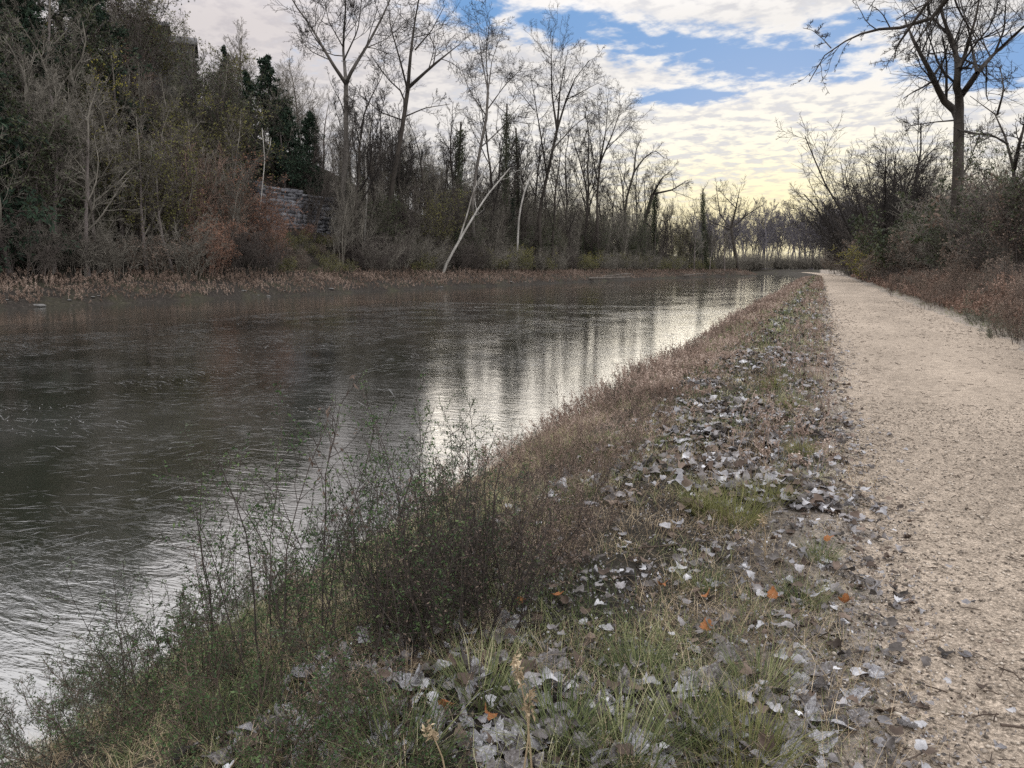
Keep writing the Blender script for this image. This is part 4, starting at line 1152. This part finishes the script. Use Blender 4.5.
hero('bare_tree', 'ivy thickened dark tree leaning over the water before the point', 640, b, rg,
     [([None, (641, 235), (653, 194)], .4, .28), ([(653, 194), (662, 178), (672, 170)], .18, .05), ([(653, 194), (672, 190), (688, 180)], .16, .05), ([(647, 210), (655, 180), (656, 165)], .14, .04)],
     (M['bark'], M['twig_black']), levels=(8, 6, 5, 3), twig=.019, seed=10, lr=(.38, .7), ivy=1.2)
b, rg = on_far(734, 4)
hero('bare_tree', 'dark spreading tree at the tip of the wooded point', 734, b, rg,
     [([None, (733, 240), (731, 228)], .42, .34), ([(731, 228), (720, 215), (716, 186)], .24, .06), ([(731, 228), (736, 208), (740, 188)], .24, .06), ([(731, 228), (748, 214), (764, 204)], .2, .06), ([(731, 230), (712, 222), (700, 214)], .18, .05), ([(736, 208), (724, 196), (722, 182)], .14, .04)],
     (M['bark'], M['twig_black']), levels=(11, 7, 5), twig=.022, seed=12, lr=(.3, .55))
# pale leaning sycamores near the water
b, rg = on_far(443, 5.2)
hero('leaning_tree', 'pale forked sycamore leaning far right over the bank', 443, b, rg,
     [([None, (445, 266), (463, 234), (484, 199), (510, 168)], .19, .07), ([(459, 240), (468, 212), (473, 191), (492, 156)], .11, .05)], (M['pale'], M['pale']), levels=(5, 4, 3), twig=.013, seed=13, trunk_n=2, lr=(.12, .25), t0=.5)
b, rg = on_far(516, 7)
hero('dead_snag', 'short broken pale trunk leaning right of the forked sycamore', 516, b, rg,
     [([None, (519, 215), (524, 192), (535, 164)], .17, .11), ([(524, 192), (520, 178), (521, 168)], .07, .03)], (M['pale'], M['pale']), levels=(2,), twig=.02, seed=14, t0=.7)
b, rg = on_far(262, 10)
hero('dead_snag', 'thin straight pale snag at the left end of the stone wall', 262, b, rg, [([None, (262, 190), (265, 160), (262, 128)], .08, .03), ([(265, 160), (270, 146), (271, 138)], .04, .015)], (M['pale'], M['pale']), levels=(3,), twig=.012, seed=15)
for k, (px, s, top, lean, lab) in enumerate(((503, 12, 104, 4, 'ivy wrapped trunk column, left of a pair on the skyline'), (521, 14, 128, -5, 'ivy wrapped trunk column, right of a pair on the skyline'), (452, 12, 122, 9, 'ivy wrapped trunk with broken top above the bare brush'),
                                             (703, 5, 188, 0, 'ivy wrapped trunk column at the start of the wooded point'), (652, 9, 185, 4, 'ivy wrapped column behind the ivy thickened tree'))):
    b, rg = on_far(px, s)
    hero('ivied_tree', lab, px, b, rg, [([None, (px + lean * .5, 215), (px + lean, top)], .26, .14)], (M['bark'], M['twig_black']), levels=(12, 7, 4), twig=.014, seed=40 + k, ivy=3.0, lr=(.16, .42))

# right side of the path
b, rg = on_lane(955, 8.6)
hero('bare_tree', 'big dark forked tree standing tall right of the path', 955, b, rg,
     [([None, (956, 230), (958, 169), (959, 124)], .40, .32), ([(959, 124), (957, 112), (942, 100), (933, 77), (915, 44), (905, 20)], .20, .05), ([(959, 124), (960, 97), (955, 84), (959, 69), (953, 40), (942, 18), (941, -15)], .24, .06),
      ([(959, 69), (966, 52), (970, 36), (976, 18), (982, -20)], .15, .04), ([(960, 97), (967, 88), (977, 73), (995, 53), (1024, 26), (1045, 12)], .2, .05), ([(977, 73), (972, 48), (968, 28), (960, 0)], .11, .03),
      ([(933, 77), (944, 60), (948, 44)], .08, .03), ([(959, 120), (935, 122), (908, 126)], .06, .02), ([(958, 130), (985, 135), (1004, 140)], .06, .02), ([(995, 53), (1004, 30), (1006, 0)], .08, .03), ([(953, 40), (930, 15), (925, -15)], .08, .03)],
     (M['bark'], M['twig_black']), levels=(12, 8, 6), twig=.010, seed=20, lr=(.34, .75), K=12)
b, rg = on_lane(1018, 8.2)
hero('bare_tree', 'curved dark tree bending left behind the weedy rise', 1018, b, rg,
     [([None, (1016, 200), (1014, 169), (1008, 144), (997, 115), (984, 102), (970, 96)], .19, .012), ([(1014, 169), (1020, 140), (1030, 110)], .1, .04), ([(1008, 144), (990, 134), (968, 134)], .05, .015), ([(997, 115), (1004, 90), (1000, 66)], .05, .015)],
     (M['bark'], M['twig_black']), levels=(11, 7, 5), twig=.010, seed=22, lr=(.3, .5))
# overhanging limbs of a tree that stands outside the frame
rg = 17.0
b = at(1165, 268, rg); b[2] = gz(b[0], b[1])
hero('overhanging_tree', 'dark limbs drooping into the sky at upper right from an unseen trunk', 1165, b, rg,
     [([None, (1165, 150), (1150, -20), (1120, -160)], .30, .2), ([(1150, -20), (1080, -75), (1000, -55), (946, -2), (935, 18), (908, 28), (884, 28), (862, 33), (844, 42), (831, 48), (815, 66), (809, 82)], .10, .008),
      ([(1000, -55), (960, -45), (928, 2), (906, 33), (897, 46), (893, 62)], .05, .008), ([(831, 48), (822, 38), (812, 30), (803, 28)], .012, .005), ([(1080, -75), (1010, -90), (930, -60), (880, -8), (868, 10)], .05, .006), ([(946, -2), (925, 30), (905, 60)], .03, .006), ([(1120, -160), (1000, -160), (900, -110)], .09, .02), ([(1120, -100), (1070, -40), (1040, 20)], .06, .01)],
     (M['bark'], M['twig_black']), levels=(15, 6, 5), twig=.0045, seed=23, lr=(.10, .30), K=16, depth=.06, trop=-.03)
def on_range(px, rg):
    p = at(px, CY, rg); return np.array([p[0], p[1], gz(p[0], p[1]) - .1])
for px, rg_, sc, lab in ((876, 96, 1.05, 'broad spreading bare tree in mid row beside the path'), (858, 112, 1.05, 'spreading bare tree, second along the path side'), (846, 150, 1.0, 'low spreading bare tree at the far end of the path side row'),
                         (900, 90, .85, 'spreading bare tree just behind the dark ivy mound'), (930, 92, .72, 'small spreading bare tree right of the ivy mound'), (893, 125, .95, 'spreading bare tree at the back of the path side row'), (868, 150, 1.05, 'tall spreading bare tree deep in the path side row')):
    put(T_VASE[r.integers(3)], on_range(px, rg_), sc * 1.1, lab, '')
for px, rg_, sc in ((834, 200, .9), (842, 190, 1.), (838, 230, 1.), (846, 170, .95), (856, 160, .9), (848, 240, 1.1), (830, 268, 1.1), (852, 205, 1.)):
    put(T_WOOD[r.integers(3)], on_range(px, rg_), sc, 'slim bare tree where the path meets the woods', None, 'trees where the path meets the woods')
for px, c, sc, pr, lab in ((899, 7.0, 1.7, S_IVY[0], 'dark round ivy mound beside the path'), (966, 9.4, 1.4, S_IVY[1], 'ivy mound around the foot of the big forked tree'),
                           (932, 8.2, .62, T_SAPV[1], 'brown vine hung tangle left of the big forked tree'), (950, 8.0, .5, T_SAPV[0], 'leafy vine tangle in front of the big forked tree'), (984, 8.6, .55, T_SAPV[1], 'brown vine hung tangle right of the big forked tree'),
                           (1003, 8.0, .5, T_SAPV[0], 'dark vine tangle left of the curved tree'), (1020, 7.6, .52, T_SAPV[1], 'brown vine hung tangle at the end of the rise'), (916, 8.6, .6, T_SAPV[1], 'brown vine hung tangle behind the ivy mound'), (1036, 8.4, .6, T_SAPV[5], 'ivy hung tangle behind the curved tree')):
    p, rg = on_lane(px, c); put(pr, p, sc * .95, lab, '')
b, rg = on_lane(990, 10.5)
hero('ivied_tree', 'leaning ivy smothered trunk between the two dark trees', 990, b, rg, [([None, (986, 240), (993, 205), (999, 186)], .22, .14)], (M['bark'], M['twig_black']), levels=(5, 4, 3), twig=.008, seed=50, ivy=1.5, lr=(.15, .3))
b, rg = on_lane(972, 11)
hero('dead_snag', 'bare broken pole leaning beside the big forked tree', 972, b, rg, [([None, (972, 230), (978, 186)], .13, .10)], (M['bark'], M['twig_black']), levels=(2,), twig=.01, seed=51, t0=.8)
for px, c, sc in ((905, 5.2, .42), (920, 5.6, .5), (938, 5.4, .4), (955, 5.9, .55), (972, 5.6, .42), (985, 6.2, .55), (1000, 5.7, .45), (1016, 6.3, .6), (1030, 5.9, .5), (893, 5.0, .45), (928, 6.4, .65), (962, 6.8, .7), (1008, 7, .75), (884, 5.2, .6)):
    p, rg = on_lane(px, c); put(S_BROWN[r.integers(2)] if r.random() < .7 else S_BARE[r.choice([1, 2])], p, sc * .62, 'low tangled brown scrub on the rise', None, 'scrub on the rise')
p, rg = on_lane(861, 4.75); put(S_YELL[0], p, (1.3, 1.3, .95), 'small yellow green shrub beside the path', '')
row = [(846, 4.9, .8), (872, 5.4, .9), (884, 5.8, 1.0), (866, 6.0, 1.5), (878, 6.6, 1.8), (856, 6, 1.8), (846, 6, 1.7), (912, 7.4, 1.3), (925, 8.5, 1.5), (950, 8.8, 1.3), (1000, 8.4, 1.1), (1024, 8.4, 1.1), (975, 8.2, 1.), (838, 5.2, 1.5), (830, 5, 1.6), (905, 9, 2.0), (890, 8, 2.), (945, 11, 2.0), (975, 11.5, 1.9), (1010, 10.5, 1.8), (1035, 9.5, 1.5), (925, 12, 2.2), (960, 13, 2.2), (995, 12.5, 2.1), (870, 9, 2.2), (855, 8, 2.2)]
for px, c, sc in row:
    p, rg = on_lane(px, c); put(S_BARE[r.integers(3)] if r.random() < .6 else S_BROWN[r.integers(2)], p, sc, 'bare brown thicket shrub beside the path', None, 'thicket along the path')
for px, rg_, sc in ((826, 262, 1.6), (832, 240, 1.6), (836, 215, 1.5), (838, 195, 1.5), (842, 180, 1.5), (846, 160, 1.4), (828, 275, 1.8), (834, 225, 2.), (842, 200, 2.), (850, 180, 2.)):
    put(S_BARE[r.integers(3)], on_range(px, rg_), sc, 'bare brown thicket shrub beside the path', None, 'thicket along the path')
for k in range(44):
    px = r.uniform(882, 1040); p, rg = on_lane(px, r.uniform(3.9, 6.3))
    if rg < 60: put(W_DEAD[r.integers(2)] if r.random() < .7 else W_LOW[0], p, r.uniform(1.1, 2.3), 'ragged dead weed clump on the rise beside the path', None, 'weed clumps on the rise')
for px, c in ((930, 11), (1000, 12), (1030, 11), (915, 10), (968, 12), (945, 10), (885, 8), (990, 10.5)):
    p, rg = on_lane(px, c); put(T_SAP[r.integers(4)], p, .75, 'thin bare sapling behind the path side thicket', None, 'saplings behind the path thicket')

# ------------------------------------------------------------------ stone wall, house, log, rocks
pA, rA = on_far(268, 12.6); pB, rB = on_far(346, 12.6)
ln = math.hypot(*(pB - pA)[:2]); ang = math.atan2(*(pB - pA)[:2][::-1])
r2 = np.random.default_rng(9)
wall = thing('stone_wall', 'pale grey rubble stone retaining wall set into the bluff', 'wall', (pA[0], pA[1], pA[2] - 1.0), ang)
def boxv(x0, x1, y0, y1, z0, z1):
    V = np.array([[x, y, z] for z in (z0, z1) for y in (y0, y1) for x in (x0, x1)], float)
    return V, np.array([[0, 2, 3, 1], [4, 5, 7, 6], [0, 1, 5, 4], [2, 6, 7, 3], [0, 4, 6, 2], [1, 3, 7, 5]])
body = MB(); HW = 6.2
z = 0.
while z < HW:
    h = r2.uniform(.28, .55); x = 0.
    while x < ln:
        w = r2.uniform(.35, 1.1); top = HW - .9 * (x / ln)
        if z + h < top:
            dpt = r2.uniform(-.10, .05)
            V, Fb = boxv(x + .02, min(x + w, ln) - .02, dpt - .0, .8, z + .015, z + h - .015)
            V = V + r2.normal(size=V.shape) * .055; body.add(V, Fb)
        x += w
    z += h
body.build('masonry', M['stone'], wall)
V, Fb = boxv(0, ln, .12, .9, -.3, HW - 1.2); MB().add(V, Fb).build('core', M['rock'], wall)
cp = MB()
for k in range(12):
    x = ln * k / 12; V, Fb = boxv(x + .01, x + ln / 12 - .02, -.12, .75, 0, .22); V[:, 2] += HW - .5 - .9 * (k + 1) / 12 + r2.normal() * .04; cp.add(V, Fb)
cp.build('coping', M['stone'], wall)

pH, rH = on_far(180, 31)
hz = at(180, 24, rH)[2] - 6.9
house = thing('house', 'grey house with low dark roof peeking over the bluff top', 'house', (pH[0], pH[1], hz), YAW + .35, None, .7)
V, Fb = boxv(-5, 5.2, -3.5, 3.5, -9, 6.0); MB().add(V, Fb).build('wall', M['siding'], house)
def gable(x0, x1, y0, y1, z0, zr, mb):
    ym = (y0 + y1) / 2; th = .18
    V = np.array([[x0, y0, z0], [x1, y0, z0], [x1, ym, zr], [x0, ym, zr], [x0, y1, z0], [x1, y1, z0]], float)
    V = np.concatenate([V, V - [0, 0, th]])
    mb.add(V, np.array([[0, 1, 2, 3], [3, 2, 5, 4], [6, 9, 8, 7], [9, 10, 11, 8], [0, 6, 7, 1], [4, 5, 11, 10]]))
    mb.add(V, np.array([[0, 3, 9, 6], [3, 4, 10, 9], [1, 7, 8, 2], [2, 8, 11, 5]]))
mb = MB(); gable(-5.8, 6.0, -4.2, 4.2, 5.9, 7.9, mb); ro = mb.build('roof', M['roof'], house)
V, Fb = boxv(-3.2, 1.2, -2, 2, 6.4, 8.9); MB().add(V, Fb).build('upper_wall', M['siding'], house)
mb = MB(); gable(-4.0, 2.0, -2.7, 2.7, 8.7, 9.9, mb); mb.build('upper_roof', M['roof'], house)
V, Fb = boxv(-1.4, -.9, -.3, .3, 8.6, 10.6); MB().add(V, Fb).build('chimney', M['brick'], ro)
for wxx in (-3.6, -1.6, .4, 2.4, 4.0):
    V, Fb = boxv(wxx - .55, wxx + .55, -3.58, -3.50, 3.6, 5.3); f = MB().add(V, Fb).build('window', M['trim'], house)
    V, Fb = boxv(wxx - .45, wxx + .45, -3.61, -3.58, 3.7, 5.2); MB().add(V, Fb).build('pane', M['glass'], f)
for wxx in (-2.4, -.9, .5):
    V, Fb = boxv(wxx - .45, wxx + .45, -2.08, -2.0, 7.6, 8.5); f = MB().add(V, Fb).build('window', M['trim'], house)
    V, Fb = boxv(wxx - .37, wxx + .37, -2.11, -2.08, 7.68, 8.42); MB().add(V, Fb).build('pane', M['glass'], f)

def log(px, s, L, az, rad, lab):
    p, rg = on_far(px, s)
    P = poly(np.array([[0, 0, 0.]]), np.array([[math.cos(az), math.sin(az), .06]]), np.array([L]), 8, .05, 0, r2); R = np.linspace(1, .5, 8)[None] * rad
    t = thing('fallen_log', lab, 'log', (p[0], p[1], p[2] + rad * .6))
    mb = MB(); tubes(mb, P, R, 8, 0, r2)
    for e, rr_ in ((0, R[0, 0]), (-1, R[0, -1])):
        pass
    mb.build('trunk', M['wood'], t, True)
    P2, R2 = children(P, R, 5, .4, 1, (30, 70), (.15, .3), .4, 5, .12, 0, r2, rmin=.02); mb = MB(); tubes(mb, P2, R2, 4, 0, r2); mb.build('branches', M['wood'], t)
log(588, .6, 7, -.25, .22, 'grey log stranded at the far water edge')
log(600, 1.2, 5, .15, .16, 'second thinner log lying behind the stranded one')
log(680, .7, 5, -.1, .15, 'small bleached log on the shore before the point')

rk = []
for k in range(4):
    u_, v_ = np.meshgrid(np.linspace(0, PI, 7), np.linspace(0, 2 * PI, 10, endpoint=False), indexing='ij')
    V = np.stack([np.sin(u_) * np.cos(v_), np.sin(u_) * np.sin(v_), .55 * np.cos(u_)], -1)
    V = V * (1 + (r2.random((7, 10, 1)) - .5) * .5); V[0] = V[0].mean(0); V[-1] = V[-1].mean(0)
    i_, j_ = np.meshgrid(np.arange(6), np.arange(10), indexing='ij'); j2_ = (j_ + 1) % 10
    rk.append(MB().add(V.reshape(-1, 3), np.stack([i_ * 10 + j_, (i_ + 1) * 10 + j_, (i_ + 1) * 10 + j2_, i_ * 10 + j2_], -1).reshape(-1, 4)).mesh('shore_rock', M['rock']))
for k in range(26):
    px = r2.uniform(-10, 330) if k < 14 else r2.uniform(330, 740)
    p, rg = on_far(px, r2.uniform(-.1, .9))
    o = bpy.data.objects.new('shore_rock', rk[r2.integers(4)]); C.objects.link(o)
    s_ = r2.gamma(3, .04); o.location = (p[0], p[1], p[2] + s_ * .05); o.scale = (s_ * r2.uniform(1, 1.9), s_ * r2.uniform(.8, 1.3), s_ * .8); o.rotation_euler = (0, 0, r2.uniform(0, 6))
    PLACED.append((o, 'grey rock at water edge', None)); tag(o, None, 'rock', 'grey rocks along the far shore')

# ------------------------------------------------------------------ foreground plants
r = np.random.default_rng(8)
def bank(px, py, z=None):
    """ground point under a pixel on the near bank"""
    dd = ray(px, py); q = np.linspace(1.0, 60, 3000); P = EYE[None] + dd[None] * q[:, None]
    k = np.argmax(P[:, 2] < np.maximum(ground(P[:, 0], P[:, 1]), -.75)); return np.array([P[k, 0], P[k, 1], gz(P[k, 0], P[k, 1])])
# roots of the green weeds (picture column, row of the root, scale)
spots = [(235, 690), (300, 660), (370, 680), (350, 640), (420, 650), (390, 610), (450, 620), (460, 590), (470, 560), (440, 560), (330, 610), (420, 585), (480, 570), (170, 700), (260, 655)]
for k, (px, py) in enumerate(spots):
    p = bank(px, py)
    pr = W_GREEN[r.integers(3)] if k % 3 else W_LOW[r.integers(2)]
    put(pr, p, r.uniform(.7, 1.05), 'green small leafed weed clump on the near bank', 'beside the water', 'green weed clumps on the near bank')
for k, (px, py) in enumerate([(30, 748), (75, 722), (115, 698), (155, 672), (195, 648), (235, 620), (270, 598), (305, 572), (335, 550), (365, 528), (95, 745), (140, 715), (60, 765), (400, 505), (430, 490), (110, 770), (150, 730), (230, 745), (240, 790), (410, 770), (380, 745)]):
    put(W_LOW[r.integers(2)], bank(px, py), r.uniform(.7, 1.0), 'low sprawling weed clump at the bottom of the bank', 'near the water', 'low weeds on the near bank')
for k, (px, py) in enumerate([(410, 655), (440, 650), (470, 640), (425, 625), (490, 625), (455, 600), (500, 600)]):
    put(W_DARK[r.integers(2)], bank(px, py), r.uniform(.75, 1.0), 'dark upright weed stems between green weeds and leaves', 'on the near bank', 'dark stemmed weeds on the near bank')
for k, (px, py) in enumerate([(520, 545), (545, 520), (560, 560), (585, 500), (610, 480), (560, 480), (520, 500), (600, 530), (630, 455), (650, 430), (540, 585), (590, 450), (620, 420), (660, 405), (680, 380)]):
    put(W_DEAD[r.integers(2)], bank(px, py), r.uniform(.42, .68), 'pinkish dead weed clump on the brow of the bank', 'by the water', 'pinkish dead weed clumps')
for k in range(34):
    y_ = 6.0 + 34 * r.random() ** 1.4; x_ = r.uniform(-3.1, -2.2)
    q = r.random()
    pr, lk = (W_DEAD[r.integers(2)], 'tan dead weed clump') if q < .5 else ((W_DARK[r.integers(2)], 'dark stemmed weed clump') if q < .8 else (W_STALK[r.integers(3)], 'thin dead stalk'))
    put(pr, (x_, y_, gz(x_, y_)), r.uniform(.38, .75), lk + ' on the water side of the bank', None, lk + 's along the bank')
for k, (px, py, top, pr, lab) in enumerate(((325, 640, 380, 0, 'tallest dark dead stalk standing before the water'), (288, 640, 460, 1, 'dead stalk left of the tallest one'), (215, 650, 500, 2, 'dead stalk arching left over the water'),
                                            (432, 590, 468, 1, 'thin dead stalk right of the tallest one'), (382, 600, 440, 2, 'thin dead stalk between the tall ones'), (300, 655, 470, 1, 'seedy dead stalk close to the tallest one'),
                                            (60, 740, 640, 2, 'short dead stalk arching at the water edge'))):
    p = bank(px, py); rg = math.hypot(p[0], p[1]); Ht = at(px, top, rg)[2] - p[2]
    o = put(W_STALK[pr], p, Ht / 1.35 * 1.05, lab, '', None, (0, -.5 if 'arching' in lab else 0))
    if 'arching' in lab: o.rotation_euler = (0, -.55, YAW)
# pale seed stalks in the grass at the bottom
def straw_stalk(px, py, top, lean, lab):
    p = bank(px, py); rg = math.hypot(p[0], p[1]); q = at(px + lean, top, rg)
    t = thing('straw_stalk', lab, 'stalk', tuple(p))
    P = resample([np.zeros(3), (q - p) * .5 + np.array([0.01, 0, .02]), q - p], 8)[None]
    mb = MB(); tubes(mb, P, np.linspace(.0035, .0018, 8)[None], 4, 0, r); mb.build('stem', M['straw'], t)
    hd = MB(); leaf_quads(hd, pts_on(P, 60, r, .8, 1, .006), .02, r, 0, .4); hd.build('seed_head', M['straw'], t)
straw_stalk(533, 790, 655, -18, 'tall pale straw stalk with seed head at the bottom of the verge')
straw_stalk(520, 800, 690, 10, 'pale straw stalk beside the tall seeded one')
straw_stalk(450, 800, 725, -22, 'short curved straw stalk in the bottom grass')
straw_stalk(765, 560, 515, -3, 'thin straw stalk by the bright grass clump')

# bright grass tufts
def tuft_mesh(seed, n, h, w, m, spread=.09):
    rr = np.random.default_rng(seed); mb = MB()
    a = rr.uniform(0, 2 * PI, n); q = spread * np.sqrt(rr.random(n))
    base = np.stack([q * np.cos(a), q * np.sin(a), np.full(n, -.01)], -1)
    d = np.stack([np.cos(a) * rr.uniform(.1, 1., n), np.sin(a) * rr.uniform(.1, 1., n), np.ones(n)], -1)
    P = poly(base, d, h * rr.uniform(.5, 1.2, n), 5, .08, -.12, rr)
    wd = unit(np.cross(unit(np.gradient(P, axis=1)), np.array([0, 0, 1.0]) + rr.normal(size=(n, 1, 3)) * .2))
    ww = (np.linspace(1, .1, 5) * w * .5)[None, :, None]
    V = np.stack([P - wd * ww, P + wd * ww], 2).reshape(-1, 3)
    b0 = ((np.arange(n) * 10)[:, None] + (np.arange(4) * 2)[None]).ravel()
    return mb.add(V, np.stack([b0, b0 + 1, b0 + 3, b0 + 2], -1)).mesh('grass_tuft', m)
TM = [tuft_mesh(k, 240, .24, .0045, M['tuft'], .13) for k in range(3)]
TG = [tuft_mesh(k + 9, 200, .24, .0045, M['grass'], .12) for k in range(3)]
for k, (px, py, sc, bright, lab) in enumerate(((735, 520, 1.0, 1, 'large yellow green grass tuft in mid verge, its left half'), (765, 505, .9, 1, 'large yellow green grass tuft in mid verge, its right half'), (705, 512, .8, 1, 'yellow green grass tuft beside the large one'),
                                               (793, 408, .8, 1, 'small bright green tuft halfway along the verge'), (772, 388, .9, 1, 'bright green tuft beyond the small one'), (745, 765, .9, 1, 'yellow green grass tuft at the bottom edge of the verge'), (800, 455, .7, 1, 'pale green tuft near the path edge'),
                                               (620, 760, 1.0, 0, 'dark green grass tuft at the bottom of the verge'), (690, 735, .9, 0, 'green grass tuft left of the bottom yellow one'), (560, 740, 1., 0, 'green grass tuft beside the straw stalks'), (640, 680, .8, 0, 'green grass tuft among the pale leaves'),
                                               (800, 605, .7, 0, 'green grass tuft near the gravel margin'), (480, 700, .9, 0, 'green grass tuft below the dark weeds'), (700, 590, .7, 0, 'green grass tuft behind the red leaf'), (400, 760, 1., 0, 'long green grass tuft at the bottom of the bank'), (820, 560, .6, 0, 'small green tuft by the orange leaf'), (760, 690, .8, 0, 'green grass tuft in front of the gravel margin'))):
    p = bank(px, py)
    o = bpy.data.objects.new('grass_tuft', (TM if bright else TG)[k % 3]); C.objects.link(o)
    o.location = tuple(p); o.rotation_euler = (0, 0, k * 1.3); o.scale = (sc * 1.1, sc * 1.1, sc * .95); tag(o, lab, 'grass tuft')

# ------------------------------------------------------------------ ice needles on the canal
r = np.random.default_rng(66)
g = MB()
nn = 34000
Xi = r.uniform(-26, -4.3, nn); Yi = 2 + 44 * r.random(nn) ** 1.2
keep = patchy(Xi, Yi, .8, .36, .64, 91., r)
Xi, Yi = Xi[keep], Yi[keep]
th = YAW + (vnoise(Xi * .4, Yi * .4) - .5) * 2.2 + r.normal(size=len(Xi)) * .35
L = r.gamma(2, .085, len(Xi)) * (1 + np.hypot(Xi, Yi) * .02); wv = .0016 + .0003 * np.hypot(Xi, Yi)
dx = np.stack([np.cos(th), np.sin(th)], -1); dn = np.stack([-np.sin(th), np.cos(th)], -1)
c2 = np.stack([Xi, Yi], -1)
bow = r.normal(size=len(Xi)) * .02
pa = c2 - dx * L[:, None] * .5; pm = c2 + dn * (bow * L)[:, None]; pb = c2 + dx * L[:, None] * .5
w2 = dn * wv[:, None]
V = np.stack([pa, pm + w2, pb, pm - w2], 1)
V = np.concatenate([V, np.full(V.shape[:2] + (1,), -.746)], -1)
g.add(V.reshape(-1, 3), np.arange(len(Xi) * 4).reshape(-1, 4))
M['ice'] = mat('frost_needles', [(.08, .08, .078), (.17, .17, .167), (.32, .32, .315)], 3, rough=.25, island=.9, spec=.6)
tag(g.build('ice_needles', M['ice']), 'fine pale ice needles frozen into the surface of the canal', 'ice', kind='stuff')

# ------------------------------------------------------------------ labels for the repeated plants
buckets = {}
for o, look, where in PLACED:
    if where == '': o['label'] = look; continue
    if where: o['label'] = f'{look} {where}'; continue
    u, v, dd = proj(o.location)
    if o.get('group', '').startswith(('scrub on', 'tan dead', 'dark stemmed weed clump', 'thin dead', 'scrub under', 'weed clumps on', 'thicket along', 'saplings behind', 'trees where', 'trees of the wooded', 'bare trees of the far', 'brush under')): zn = ''
    else: zn = next(z for a, b_, z in ZONES if a <= u < b_)
    buckets.setdefault((look, zn), []).append((u, o))
for (look, zn), lst in buckets.items():
    lst.sort(key=lambda q: q[0])
    for k, (u, o) in enumerate(lst):
        tail = '' if len(lst) == 1 else (f', {ORD[k]} from left' if k < len(ORD) else ', among the rightmost')
        o['label'] = ' '.join(f'{look} {zn}'.split()) + tail
print('faces', sum(len(m.polygons) * m.users for m in bpy.data.meshes))
